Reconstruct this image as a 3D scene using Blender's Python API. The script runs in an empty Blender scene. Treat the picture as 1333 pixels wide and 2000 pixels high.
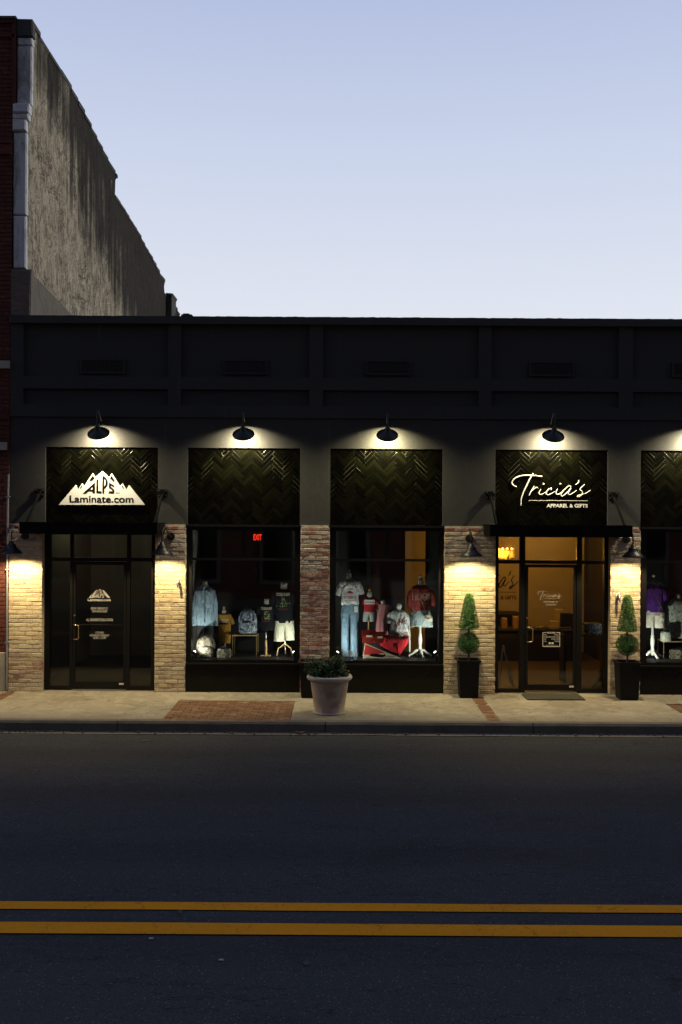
import bpy, math, random
from mathutils import Vector, Matrix, noise
random.seed(7)
R = math.radians
scene = bpy.context.scene
COL = scene.collection

# ------------------------------------------------------------------ camera
F = 1950.0            # focal length in photograph pixels
DC = 16.5             # camera distance from shop front (m)
HC = 2.95             # camera height above the pavement
cam_d = bpy.data.cameras.new('camera')
cam = bpy.data.objects.new('camera', cam_d); COL.objects.link(cam)
cam.location = (0, -DC, HC)
cam.rotation_euler = (R(90), 0, 0)
cam.rotation_euler = (Matrix.Rotation(R(-0.34), 4, 'Y') @ Matrix.Rotation(R(90), 4, 'X')).to_euler()
cam_d.sensor_fit = 'VERTICAL'; cam_d.sensor_height = 36.0; cam_d.sensor_width = 24.0
cam_d.lens = F / 2000.0 * 36.0
cam_d.shift_y = 0.0025
cam_d.clip_start = 0.05; cam_d.clip_end = 2000
scene.camera = cam

# ------------------------------------------------------------------ sky, exposure
W = bpy.data.worlds.new('World'); scene.world = W; W.use_nodes = True
nt = W.node_tree; nt.nodes.clear()
out = nt.nodes.new('ShaderNodeOutputWorld'); bg = nt.nodes.new('ShaderNodeBackground')
sky = nt.nodes.new('ShaderNodeTexSky'); sky.sky_type = 'NISHITA'; sky.sun_disc = False
sky.sun_elevation = R(5.0); sky.sun_rotation = R(69.0); sky.altitude = 100
sky.air_density = 1.0; sky.dust_density = 0.3; sky.ozone_density = 4.0
# thin even dusk veil over the clear sky: pale at the horizon, lavender blue above, dimmer away from the sunset
tc = nt.nodes.new('ShaderNodeTexCoord'); sp_ = nt.nodes.new('ShaderNodeSeparateXYZ'); nt.links.new(tc.outputs['Generated'], sp_.inputs[0])
cr = nt.nodes.new('ShaderNodeValToRGB'); el = cr.color_ramp.elements
for i_, (p_, c_) in enumerate(((0, (.82, .82, .87)), (.19, (.78, .81, .89)), (.33, (.63, .69, .85)), (.46, (.48, .55, .77)), (.75, (.22, .28, .45)), (1, (.17, .22, .37)))):
    e_ = el[i_] if i_ < 2 else el.new(p_); e_.position = p_; e_.color = (*c_, 1)
nt.links.new(sp_.outputs[2], cr.inputs[0])
mr = nt.nodes.new('ShaderNodeMapRange'); mr.interpolation_type = 'SMOOTHSTEP'
for k_, v_ in ((1, -.9), (2, .15), (3, .12), (4, 1.0)): mr.inputs[k_].default_value = v_
nt.links.new(sp_.outputs[1], mr.inputs[0])
sc_ = nt.nodes.new('ShaderNodeVectorMath'); sc_.operation = 'SCALE'; nt.links.new(cr.outputs[0], sc_.inputs[0]); nt.links.new(mr.outputs[0], sc_.inputs['Scale'])
sc2 = nt.nodes.new('ShaderNodeVectorMath'); sc2.operation = 'SCALE'; nt.links.new(sc_.outputs[0], sc2.inputs[0]); sc2.inputs['Scale'].default_value = 6.9
mx_ = nt.nodes.new('ShaderNodeMix'); mx_.data_type = 'RGBA'; mx_.inputs[0].default_value = .92
nt.links.new(sky.outputs[0], mx_.inputs[6]); nt.links.new(sc2.outputs[0], mx_.inputs[7])
nt.links.new(mx_.outputs[2], bg.inputs[0]); nt.links.new(bg.outputs[0], out.inputs[0])
bg.inputs[1].default_value = 0.15
sun_d = bpy.data.lights.new('sun', 'SUN'); sun_d.energy = 1.35; sun_d.angle = R(14); sun_d.color = (1, .90, .75)
sun = bpy.data.objects.new('sun', sun_d); COL.objects.link(sun)
sun.location = (40, 15, 20); sun.rotation_euler = Vector((.93, .357, .087)).to_track_quat('Z', 'Y').to_euler()   # last low light from the right, behind the shop row
scene.view_settings.view_transform = 'Standard'; scene.view_settings.look = 'None'
scene.view_settings.exposure = 0.0; scene.view_settings.gamma = 1.0
scene.view_settings.use_curve_mapping = False
scene.render.engine = 'CYCLES'
cy = scene.cycles
cy.use_denoising = True; cy.max_bounces = 7; cy.diffuse_bounces = 3; cy.glossy_bounces = 3
cy.transmission_bounces = 6; cy.transparent_max_bounces = 12; cy.sample_clamp_indirect = 3.0
cy.caustics_reflective = False; cy.caustics_refractive = False

# ------------------------------------------------------------------ pixel to place
TH = 0.006
def at(px, py, d=DC):
    """photograph pixel and distance from camera plane -> world x, z"""
    x = px + TH * (py - 1000); y = py - TH * (px - 666)
    return ((x - 666.5) * d / F, HC - (y - 1005) * d / F)
def X(px, d=DC): return (px - 666.5) * d / F
def Z(py, d=DC): return HC - (py - 1005) * d / F

# ------------------------------------------------------------------ materials
def new_mat(name):
    m = bpy.data.materials.new(name); m.use_nodes = True
    n = m.node_tree; b = n.nodes['Principled BSDF']
    return m, n, b
def N(n, t, **kw):
    o = n.nodes.new(t)
    for k, v in kw.items():
        if k.startswith('i_'): o.inputs[k[2:].replace('_', ' ')].default_value = v
        else: setattr(o, k, v)
    return o
def noise_fac(n, scale, detail=4, rough=.55, vec=None, dist=0.0):
    t = N(n, 'ShaderNodeTexNoise'); t.inputs['Scale'].default_value = scale
    t.inputs['Detail'].default_value = detail; t.inputs['Roughness'].default_value = rough
    t.inputs['Distortion'].default_value = dist
    if vec is not None: n.links.new(vec, t.inputs['Vector'])
    return t.outputs['Fac']
def ramp(n, fac, stops):
    r = N(n, 'ShaderNodeValToRGB'); el = r.color_ramp.elements
    while len(el) > 1: el.remove(el[-1])
    for i, (p, c) in enumerate(stops):
        e = el[0] if i == 0 else el.new(p)
        e.position = p
        e.color = (c, c, c, 1) if isinstance(c, (int, float)) else (*c, 1)
    n.links.new(fac, r.inputs[0]); return r.outputs[0]
def mix(n, fac, a, b, mode='MIX'):
    m = N(n, 'ShaderNodeMix', data_type='RGBA', blend_type=mode)
    for s, v in ((0, fac), (6, a), (7, b)):
        if isinstance(v, (int, float)): m.inputs[s].default_value = v if s == 0 else (v, v, v, 1)
        elif isinstance(v, tuple): m.inputs[s].default_value = (*v, 1)
        else: n.links.new(v, m.inputs[s])
    return m.outputs[2]
def math_(n, op, a, b=0.0, c=None, clamp=False):
    m = N(n, 'ShaderNodeMath', operation=op); m.use_clamp = clamp
    for i, v in enumerate((a, b) if c is None else (a, b, c)):
        if isinstance(v, (int, float)): m.inputs[i].default_value = v
        else: n.links.new(v, m.inputs[i])
    return m.outputs[0]
def bump(n, b, h, strength=.3, dist=.01):
    u = N(n, 'ShaderNodeBump'); u.inputs['Strength'].default_value = strength
    u.inputs['Distance'].default_value = dist
    n.links.new(h, u.inputs['Height']); n.links.new(u.outputs[0], b.inputs['Normal'])
def pos(n, scale=None):
    g = N(n, 'ShaderNodeNewGeometry').outputs['Position']
    if scale:
        m = N(n, 'ShaderNodeMapping'); m.inputs['Scale'].default_value = scale
        n.links.new(g, m.inputs['Vector']); return m.outputs[0]
    return g
def simple(name, col, rough=.6, metal=0.0, var=.15, nscale=12, bmp=.15, bscale=60, bdist=.004, spec=.5, coat=0):
    m, n, b = new_mat(name)
    p = pos(n)
    f = noise_fac(n, nscale, 5, .6, p)
    c = mix(n, f, tuple(x * (1 - var) for x in col), tuple(min(1, x * (1 + var)) for x in col))
    n.links.new(c, b.inputs['Base Color'])
    b.inputs['Roughness'].default_value = rough; b.inputs['Metallic'].default_value = metal
    b.inputs['Specular IOR Level'].default_value = spec; b.inputs['Coat Weight'].default_value = coat
    if bmp: bump(n, b, noise_fac(n, bscale, 4, .6, p), bmp, bdist)
    return m
def emit(name, col, s):
    m, n, b = new_mat(name)
    b.inputs['Base Color'].default_value = (*[c * .3 for c in col], 1)
    b.inputs['Emission Color'].default_value = (*col, 1); b.inputs['Emission Strength'].default_value = s
    return m

M = {}
def stucco():
    m, n, b = new_mat('charcoal_stucco')
    p = pos(n)
    f = noise_fac(n, 1.4, 6, .6, p); g = noise_fac(n, 90, 3, .6, p)
    c = mix(n, f, (.020, .021, .023), (.031, .031, .032))
    c = mix(n, ramp(n, g, [(.35, 0), (.7, 1)]), c, (.040, .039, .038))
    # faint vertical run marks
    st = noise_fac(n, 6, 3, .5, pos(n, (3, 3, .12)))
    c = mix(n, ramp(n, st, [(.67, 0), (.8, .35)]), c, (.11, .11, .11))
    n.links.new(c, b.inputs['Base Color']); b.inputs['Roughness'].default_value = .85
    h = math_(n, 'ADD', noise_fac(n, 110, 4, .7, p), math_(n, 'MULTIPLY', noise_fac(n, 7, 3, .5, p), 1.5))
    bump(n, b, h, .55, .006)
    return m
M['stucco'] = stucco()
def tile_mat():
    m, n, b = new_mat('glazed_dark_tile')
    p = pos(n); oi = N(n, 'ShaderNodeObjectInfo').outputs['Random']
    at_ = N(n, 'ShaderNodeAttribute', attribute_name='rnd').outputs['Fac']
    r = math_(n, 'FRACT', math_(n, 'ADD', oi, at_))
    c = ramp(n, r, [(0, (.0008, .0009, .0004)), (.5, (.0018, .0020, .0007)), (1, (.0038, .0039, .0014))])
    n.links.new(c, b.inputs['Base Color'])
    n.links.new(ramp(n, noise_fac(n, 30, 3, .6, p), [(.3, .17), (.75, .27)]), b.inputs['Roughness'])
    b.inputs['Specular IOR Level'].default_value = .24
    b.inputs['Coat Weight'].default_value = .0; b.inputs['Coat Roughness'].default_value = .10
    bump(n, b, noise_fac(n, 14, 2, .5, p), .12, .005)
    return m
M['tile'] = tile_mat()
M['grout'] = simple('dark_grout', (.075, .072, .045), .9)
M['tile_black'] = simple('dull_black_tile', (.006, .006, .005), .45, spec=.25, bmp=.1)
def brick_mat(name, base, wash, amount):
    m, n, b = new_mat(name)
    p = pos(n); oi = N(n, 'ShaderNodeObjectInfo').outputs['Random']
    at_ = N(n, 'ShaderNodeAttribute', attribute_name='rnd').outputs['Fac']
    r = math_(n, 'FRACT', math_(n, 'ADD', oi, at_))
    c0 = mix(n, r, tuple(x * .78 for x in base), tuple(min(1, x * 1.2) for x in base))
    # worn limewash in blotches, thinner on the face, thick in hollows
    f1 = noise_fac(n, 7, 6, .7, p, .4); f2 = noise_fac(n, 34, 5, .7, p)
    s = math_(n, 'ADD', math_(n, 'MULTIPLY', f1, .6), math_(n, 'MULTIPLY', f2, .4))
    s = math_(n, 'ADD', s, math_(n, 'MULTIPLY', math_(n, 'SUBTRACT', r, .5), .12))
    k = ramp(n, s, [(max(0, .62 - amount * .35), 0), (min(1, .74 - amount * .3), 1)])
    c = mix(n, k, c0, wash)
    sp = noise_fac(n, 70, 3, .7, p)
    c = mix(n, ramp(n, sp, [(.62, 0), (.78, .5)]), c, tuple(x * .35 for x in base))
    n.links.new(c, b.inputs['Base Color']); b.inputs['Roughness'].default_value = .9
    h = math_(n, 'ADD', f2, math_(n, 'MULTIPLY', noise_fac(n, 140, 3, .7, p), .4))
    bump(n, b, h, .9, .012)
    return m
M['brick_cream'] = brick_mat('cream_washed_brick', (.40, .29, .18), (.60, .52, .36), .85)
M['brick_tan'] = brick_mat('tan_worn_brick', (.40, .27, .16), (.57, .49, .34), .78)
M['brick_rust'] = brick_mat('rust_brick', (.37, .225, .14), (.54, .46, .33), .72)
M['brick_red'] = brick_mat('red_brick', (.25, .10, .07), (.42, .32, .27), .5)
M['brick_pink'] = brick_mat('pinkish_washed_brick', (.27, .11, .085), (.44, .33, .29), .55)
M['brick_grey'] = brick_mat('greyish_washed_brick', (.28, .16, .12), (.44, .38, .32), .72)
M['brick_dark'] = brick_mat('dark_red_brick', (.085, .020, .014), (.13, .05, .04), .15)
M['mortar'] = simple('lime_mortar', (.42, .37, .29), .95, var=.3, nscale=20, bmp=.8, bscale=60, bdist=.01)
M['mortar_dark'] = simple('dark_mortar', (.075, .03, .025), .95)
M['frame'] = simple('black_aluminium', (.005, .005, .0055), .45, 0.0, bmp=.03, spec=.3)
M['matte_black'] = simple('matte_black_steel', (.006, .006, .007), .85, 0.0, bmp=.05, spec=.08)
M['metal_black'] = simple('black_painted_metal', (.011, .012, .014), .42, 0.0, bmp=.05)
M['shade_white'] = simple('white_enamel', (.75, .73, .68), .4)
M['reflector'] = simple('dull_grey_reflector', (.18, .17, .15), .5, bmp=0)
M['white_sign'] = simple('white_acrylic_sign', (.80, .80, .78), .45, var=.04, bmp=0)
M['dark_print'] = simple('dark_sign_lettering', (.006, .004, .003), .7, bmp=0, spec=.1)
M['grey_print'] = simple('grey_sign_lettering', (.30, .29, .27), .6, bmp=0)
M['vinyl'] = simple('white_vinyl_decal', (.62, .62, .60), .7, bmp=0)
M['brass'] = simple('worn_brass', (.55, .42, .22), .3, .9, bmp=.03)
M['steel'] = simple('brushed_steel', (.5, .5, .5), .3, .9, bmp=.03)
M['galv'] = simple('galvanised_conduit', (.22, .24, .28), .6, .2)
def glass_mat():
    m, n, b = new_mat('window_glass'); n.nodes.remove(b)
    o = n.nodes['Material Output']
    tr = N(n, 'ShaderNodeBsdfTransparent'); tr.inputs[0].default_value = (.86, .88, .87, 1)
    gl = N(n, 'ShaderNodeBsdfGlossy'); gl.inputs['Roughness'].default_value = .015
    p = pos(n)
    bp = N(n, 'ShaderNodeBump'); bp.inputs['Strength'].default_value = .05; bp.inputs['Distance'].default_value = .02
    n.links.new(noise_fac(n, 1.2, 2, .5, p), bp.inputs['Height']); n.links.new(bp.outputs[0], gl.inputs['Normal'])
    fr = N(n, 'ShaderNodeFresnel'); fr.inputs[0].default_value = 1.5
    mx = N(n, 'ShaderNodeMixShader')
    n.links.new(fr.outputs[0], mx.inputs[0]); n.links.new(tr.outputs[0], mx.inputs[1]); n.links.new(gl.outputs[0], mx.inputs[2])
    n.links.new(mx.outputs[0], o.inputs[0]); return m
M['glass'] = glass_mat()
def concrete():
    m, n, b = new_mat('pavement_concrete')
    p = pos(n)
    f = noise_fac(n, .9, 6, .65, p); g = noise_fac(n, 5, 6, .7, p, .6); s = noise_fac(n, 120, 3, .7, p)
    c = mix(n, ramp(n, f, [(.3, 0), (.7, 1)]), (.20, .18, .135), (.40, .36, .275))
    c = mix(n, ramp(n, g, [(.52, 0), (.66, .6)]), c, (.46, .43, .35))
    c = mix(n, ramp(n, g, [(.30, .7), (.46, 0)]), c, (.16, .14, .10))
    ck = math_(n, 'ABSOLUTE', math_(n, 'SUBTRACT', noise_fac(n, .7, 5, .6, pos(n, (1, 1.2, 1))), .5))
    c = mix(n, ramp(n, ck, [(.0, .8), (.0025, 0)]), c, (.05, .045, .035))
    c = mix(n, ramp(n, s, [(.30, .45), (.5, 0), (.72, .35)]), c, (.13, .12, .10))
    sx = N(n, 'ShaderNodeSeparateXYZ'); n.links.new(p, sx.inputs[0])
    # grime along the kerb edge
    k = math_(n, 'ADD', math_(n, 'MULTIPLY', sx.outputs[1], -1), math_(n, 'MULTIPLY', g, .5))
    c = mix(n, ramp(n, math_(n, 'SUBTRACT', k, 1.55), [(.3, 0), (1, .75)]), c, (.13, .12, .10))
    n.links.new(c, b.inputs['Base Color']); b.inputs['Roughness'].default_value = .88
    bump(n, b, math_(n, 'ADD', s, g), .35, .006); return m
M['concrete'] = concrete()
def asphalt():
    m, n, b = new_mat('asphalt')
    p = pos(n)
    a = noise_fac(n, .35, 6, .6, p); ln = noise_fac(n, 1.1, 5, .6, pos(n, (.12, 1.6, 1)))
    c = mix(n, a, (.037, .042, .050), (.057, .063, .073))
    c = mix(n, ramp(n, ln, [(.45, 0), (.7, .6)]), c, (.057, .061, .069))
    c = mix(n, ramp(n, noise_fac(n, 2.2, 5, .6, pos(n, (.5, 1, 1))), [(.3, .5), (.45, 0)]), c, (.030, .030, .033))
    v = N(n, 'ShaderNodeTexVoronoi'); v.inputs['Scale'].default_value = 130; n.links.new(p, v.inputs['Vector'])
    sp = N(n, 'ShaderNodeSeparateColor'); n.links.new(v.outputs['Color'], sp.inputs[0])
    c = mix(n, ramp(n, sp.outputs[0], [(.6, 0), (.95, .40)]), c, (.13, .13, .132))
    c = mix(n, ramp(n, sp.outputs[1], [(.988, 0), (.992, .8)]), c, (.28, .28, .28))
    c = mix(n, ramp(n, noise_fac(n, 60, 3, .8, p), [(.3, .6), (.48, 0)]), c, (.014, .014, .016))
    # sealed thin cracks wandering along the lane
    cn = noise_fac(n, .8, 6, .65, pos(n, (.35, 1.3, 1))); cl = math_(n, 'ABSOLUTE', math_(n, 'SUBTRACT', cn, .5))
    c = mix(n, ramp(n, cl, [(.0, .75), (.0022, 0)]), c, (.012, .012, .013))
    # tyre polished bands
    sx = N(n, 'ShaderNodeSeparateXYZ'); n.links.new(p, sx.inputs[0])
    wv = math_(n, 'SINE', math_(n, 'MULTIPLY', math_(n, 'ADD', sx.outputs[1], math_(n, 'MULTIPLY', a, .5)), 3.3))
    c = mix(n, ramp(n, wv, [(.2, 0), (1, .32)]), c, (.030, .030, .032))
    n.links.new(c, b.inputs['Base Color'])
    b.inputs['Roughness'].default_value = .85; b.inputs['Specular IOR Level'].default_value = .15
    h = math_(n, 'ADD', v.outputs['Distance'], noise_fac(n, 60, 3, .8, p)); bump(n, b, h, .8, .012)
    return m
M['asphalt'] = asphalt()
def paint():
    m, n, b = new_mat('worn_yellow_paint')
    p = pos(n)
    c = mix(n, noise_fac(n, 3, 6, .6, pos(n, (.3, 2, 1))), (.62, .22, .004), (.80, .31, .006))
    w = noise_fac(n, 45, 5, .8, p); w2 = noise_fac(n, 1.2, 4, .6, p)
    k = math_(n, 'ADD', math_(n, 'MULTIPLY', w, .8), math_(n, 'MULTIPLY', w2, .35))
    c = mix(n, ramp(n, k, [(.42, .85), (.54, 0)]), c, (.06, .05, .035))
    v = N(n, 'ShaderNodeTexVoronoi', feature='DISTANCE_TO_EDGE'); v.inputs['Scale'].default_value = 1.6
    vm = N(n, 'ShaderNodeMapping'); vm.inputs['Scale'].default_value = (1, .6, 1)
    dn = N(n, 'ShaderNodeTexNoise'); dn.inputs['Scale'].default_value = 5; n.links.new(p, dn.inputs['Vector'])
    n.links.new(mix(n, .25, p, dn.outputs['Color']), vm.inputs['Vector']); n.links.new(vm.outputs[0], v.inputs['Vector'])
    c = mix(n, ramp(n, v.outputs['Distance'], [(.001, .45), (.005, 0)]), c, (.04, .035, .025))
    n.links.new(c, b.inputs['Base Color']); b.inputs['Roughness'].default_value = .8; b.inputs['Specular IOR Level'].default_value = .15
    bump(n, b, w, .6, .006); return m
M['paint'] = paint()
M['kerb'] = simple('dirty_kerb_concrete', (.105, .095, .08), .9, var=.5, nscale=5, bmp=.6, bscale=40, bdist=.01)
M['gutter'] = simple('gutter_concrete', (.12, .112, .10), .9, var=.45, nscale=6, bmp=.5, bscale=50, bdist=.01)
M['paver'] = brick_mat('clay_paver', (.165, .082, .042), (.33, .25, .17), .2)
def party():
    m, n, b = new_mat('weathered_party_wall')
    p = pos(n); sx = N(n, 'ShaderNodeSeparateXYZ'); n.links.new(p, sx.inputs[0])
    base = mix(n, noise_fac(n, 1.2, 6, .65, p), (.44, .39, .29), (.60, .54, .41))
    # dark rain streaks running down from the coping
    st = noise_fac(n, 3.2, 5, .6, pos(n, (1, 1, .10))); st2 = noise_fac(n, 10, 4, .6, pos(n, (1, 1, .05)))
    big = noise_fac(n, .8, 5, .6, p)
    h = math_(n, 'SUBTRACT', math_(n, 'ADD', sx.outputs[2], math_(n, 'MULTIPLY', sx.outputs[1], .46)), 11.25)
    k = math_(n, 'ADD', math_(n, 'MULTIPLY', h, .50), math_(n, 'MULTIPLY', math_(n, 'SUBTRACT', st, .5), 2.8))
    k = math_(n, 'ADD', k, math_(n, 'MULTIPLY', math_(n, 'SUBTRACT', big, .5), 2.2))
    k = math_(n, 'ADD', k, math_(n, 'MULTIPLY', math_(n, 'SUBTRACT', st2, .5), 1.4))
    k = math_(n, 'ADD', k, .50)
    bl = noise_fac(n, 2.2, 8, .78, p, 1.0)
    c = mix(n, ramp(n, bl, [(.50, 0), (.60, .6), (.75, .8)]), base, (.13, .115, .095))
    pl = noise_fac(n, 1.1, 6, .7, pos(n, (1, 1, .8)), .5)
    c = mix(n, ramp(n, pl, [(.58, 0), (.66, .55)]), c, (.62, .57, .45))
    c = mix(n, ramp(n, k, [(.0, 0), (.40, .6), (.85, .96)]), c, (.036, .034, .033))
    ck = math_(n, 'ABSOLUTE', math_(n, 'SUBTRACT', noise_fac(n, .55, 8, .72, pos(n, (1, 1, .7)), .6), .52))
    c = mix(n, ramp(n, ck, [(.0, .9), (.006, .6), (.016, 0)]), c, (.03, .027, .025))
    # peeling trowel marks
    w = N(n, 'ShaderNodeTexNoise'); w.inputs['Scale'].default_value = 3.6; w.inputs['Detail'].default_value = 8; w.inputs['Roughness'].default_value = .72; w.inputs['Distortion'].default_value = 1.4
    n.links.new(pos(n, (1, 1.1, .6)), w.inputs['Vector'])
    ln = math_(n, 'ABSOLUTE', math_(n, 'SUBTRACT', w.outputs['Fac'], .5))
    c = mix(n, ramp(n, ln, [(.0, .85), (.014, .5), (.030, 0)]), c, (.07, .06, .045))
    pt = noise_fac(n, 1.7, 4, .5, pos(n, (1, 1.5, .6)))
    c = mix(n, ramp(n, pt, [(.735, 0), (.75, .9)]), c, (.42, .43, .42))
    n.links.new(c, b.inputs['Base Color']); b.inputs['Roughness'].default_value = .92
    hh = math_(n, 'ADD', w.outputs['Fac'], math_(n, 'MULTIPLY', noise_fac(n, 30, 4, .6, p), .4))
    b.inputs['Specular IOR Level'].default_value = .04
    bump(n, b, hh, 1.0, .12); return m
M['party'] = party()
M['party_dark'] = simple('old_dark_render', (.105, .092, .072), .95, var=.6, nscale=2.5, bmp=.9, bscale=9, bdist=.04)
M['mud'] = simple('patched_render', (.12, .10, .085), .95, var=.3, nscale=4, bmp=.9, bscale=8, bdist=.05)
def stone_mat():
    m, n, b = new_mat('pale_painted_stone'); p = pos(n)
    c = mix(n, noise_fac(n, 4, 6, .7, p), (.40, .43, .48), (.62, .64, .67))
    c = mix(n, ramp(n, noise_fac(n, 2.2, 7, .75, pos(n, (1.6, 1, .5)), .6), [(.50, 0), (.62, .8)]), c, (.16, .15, .14))
    n.links.new(c, b.inputs['Base Color']); b.inputs['Roughness'].default_value = .9
    bump(n, b, noise_fac(n, 14, 6, .7, p), .9, .03); return m
M['stone'] = stone_mat()
M['soot'] = simple('sooty_stone', (.05, .05, .05), .9, var=.6, nscale=5, bmp=.9, bscale=20, bdist=.03)
M['limestone'] = simple('limestone', (.32, .31, .27), .85, var=.3, nscale=8)
M['roof'] = simple('roof_felt', (.05, .05, .05), .9)
M['int_dark'] = simple('dark_shop_interior', (.022, .020, .018), .8, bmp=0)
M['int_warm'] = simple('plaster_wall', (.55, .50, .42), .85, var=.1, nscale=2, bmp=.2, bscale=20)
M['int_grey'] = simple('office_wall', (.34, .32, .27), .85, var=.1, nscale=2, bmp=0)
M['wood_floor'] = simple('wood_floor', (.075, .055, .035), .5, var=.4, nscale=6)
M['shelf'] = simple('black_platform', (.02, .02, .02), .6, bmp=0)
M['glaze_black'] = simple('black_planter_resin', (.006, .006, .006), .6, var=.3, bmp=.2, spec=.25)
def potmat():
    m, n, b = new_mat('weathered_terracotta')
    p = pos(n)
    c = mix(n, noise_fac(n, 6, 6, .7, p), (.29, .215, .145), (.44, .35, .26))
    c = mix(n, ramp(n, noise_fac(n, 9, 5, .7, pos(n, (1, 1, .35))), [(.5, 0), (.75, .7)]), c, (.50, .43, .34))
    c = mix(n, ramp(n, noise_fac(n, 3, 4, .6, p), [(.3, .6), (.45, 0)]), c, (.14, .10, .085))
    n.links.new(c, b.inputs['Base Color']); b.inputs['Roughness'].default_value = .85
    bump(n, b, noise_fac(n, 50, 4, .6, p), .4, .006); return m
M['pot'] = potmat()
M['pot_rim'] = simple('pale_worn_pot_rim', (.40, .38, .35), .8, var=.3, nscale=12, bmp=.4)
M['soil'] = simple('soil', (.03, .022, .015), .95, bmp=.8, bscale=40, bdist=.02)
def leafmat(name, c1, c2, c3):
    m, n, b = new_mat(name)
    a = N(n, 'ShaderNodeAttribute', attribute_name='rnd').outputs['Fac']
    n.links.new(ramp(n, a, [(0, c1), (.5, c2), (1, c3)]), b.inputs['Base Color'])
    b.inputs['Roughness'].default_value = .45
    return m
M['leaf'] = leafmat('topiary_leaf', (.009, .040, .006), (.030, .13, .014), (.10, .27, .03))
M['leaf_dark'] = leafmat('shrub_leaf', (.012, .035, .012), (.025, .07, .02), (.05, .11, .03))
M['stem'] = simple('bark', (.06, .04, .025), .9, bmp=.6)
M['mat_rubber'] = simple('door_mat', (.05, .052, .035), .95, var=.3, nscale=60, bmp=.8, bscale=150, bdist=.01)
M['bulb'] = emit('lit_bulb', (1, .85, .55), 25)
M['spot_lens'] = emit('lit_spot_lens', (1, .97, .85), 22)
M['exit_red'] = emit('red_exit_letters', (1, .035, .01), 1.6)
M['warm_bulb'] = emit('warm_chandelier_bulb', (1, .55, .12), 9)
M['crystal'] = simple('amber_glass_drop', (.5, .32, .12), .15, 0, bmp=0)
def cloth(name, col, rough=.85, var=.12, folds=14, fstr=.5):
    m, n, b = new_mat(name); p = pos(n)
    c = mix(n, noise_fac(n, 9, 4, .6, p), tuple(x * (1 - var) for x in col), tuple(min(1, x * (1 + var)) for x in col))
    n.links.new(c, b.inputs['Base Color']); b.inputs['Roughness'].default_value = rough
    b.inputs['Specular IOR Level'].default_value = .2
    bump(n, b, noise_fac(n, folds, 4, .55, pos(n, (1, 1, .4)), .8), fstr * 1.8, .05); return m
M['blue_shirt'] = cloth('light_blue_oxford', (.42, .58, .70))
M['white_tee'] = cloth('white_cotton', (.66, .70, .70))
M['maroon'] = cloth('faded_maroon_fleece', (.31, .05, .045))
M['red_tee'] = cloth('red_cotton', (.42, .02, .025))
M['black_tee'] = cloth('black_cotton', (.005, .006, .008))
M['mustard'] = cloth('mustard_cotton', (.42, .22, .03))
M['denim'] = cloth('mid_blue_denim', (.17, .27, .36), folds=20)
M['denim_pale'] = cloth('pale_denim', (.42, .55, .55), folds=20)
M['dark_cloth'] = cloth('dark_trouser_cloth', (.05, .055, .06))
M['beige_cloth'] = cloth('beige_chino', (.55, .53, .40))
M['cream_cloth'] = cloth('cream_linen', (.72, .68, .56))
M['purple'] = cloth('purple_knit', (.13, .035, .30))
M['red_fluff'] = simple('red_plush', (.55, .01, .02), .95, var=.35, nscale=30, bmp=1, bscale=60, bdist=.03)
M['red_bag'] = simple('red_vinyl_bag', (.20, .010, .010), .45)
M['tag_card'] = simple('cream_card', (.60, .52, .32), .7, bmp=0)
M['white_card'] = simple('white_card', (.7, .7, .66), .7, bmp=0)
M['form'] = simple('mannequin_form', (.60, .60, .52), .7, bmp=0)
M['wood'] = simple('pale_varnished_wood', (.45, .28, .10), .4, var=.3)
M['white_wood'] = simple('white_painted_wood', (.55, .55, .48), .45, bmp=0)
M['gold'] = simple('gold_metal', (.55, .40, .14), .35, .8, bmp=0)
M['print_maroon'] = simple('maroon_shirt_print', (.22, .02, .02), .8, bmp=0)
M['print_cream'] = simple('cream_shirt_print', (.62, .58, .42), .8, bmp=0)
M['print_green'] = simple('olive_shirt_print', (.20, .25, .11), .8, bmp=0)
M['print_red'] = simple('red_shirt_print', (.35, .02, .015), .8, bmp=0)
M['pennant_cream'] = simple('cream_felt', (.50, .43, .28), .9)
M['pennant_red'] = simple('red_felt', (.40, .015, .015), .9)
def stripes(name, a, b_, sc, axis='X'):
    m, n, b = new_mat(name); w = N(n, 'ShaderNodeTexWave', bands_direction=axis); w.inputs['Scale'].default_value = sc
    n.links.new(pos(n), w.inputs['Vector'])
    n.links.new(mix(n, w.outputs['Fac'], a, b_), b.inputs['Base Color']); b.inputs['Roughness'].default_value = .85
    return m
M['stripe_pink'] = stripes('red_striped_dress_cloth', (.40, .08, .09), (.55, .32, .32), 22)
M['stripe_grey'] = stripes('grey_striped_cloth', (.18, .22, .22), (.5, .52, .48), 30)
def camo(name, cols, sc=22):
    m, n, b = new_mat(name); p = pos(n)
    v = N(n, 'ShaderNodeTexVoronoi'); v.inputs['Scale'].default_value = sc
    d = N(n, 'ShaderNodeTexNoise'); d.inputs['Scale'].default_value = 14; n.links.new(p, d.inputs['Vector'])
    n.links.new(mix(n, .12, p, d.outputs['Color']), v.inputs['Vector'])
    s = N(n, 'ShaderNodeSeparateColor'); n.links.new(v.outputs['Color'], s.inputs[0])
    r = ramp(n, s.outputs[0], [(i / len(cols), c) for i, c in enumerate(cols)])
    r.node.color_ramp.interpolation = 'CONSTANT'
    n.links.new(r, b.inputs['Base Color']); b.inputs['Roughness'].default_value = .8
    return m
M['camo'] = camo('tan_camouflage', [(.24, .20, .13), (.10, .075, .05), (.045, .045, .03), (.30, .26, .19), (.15, .115, .075)], 30)
M['camo_blue'] = camo('blue_grey_pattern', [(.05, .08, .16), (.30, .34, .38), (.10, .14, .22), (.42, .45, .42), (.03, .05, .09)], 45)
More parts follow.
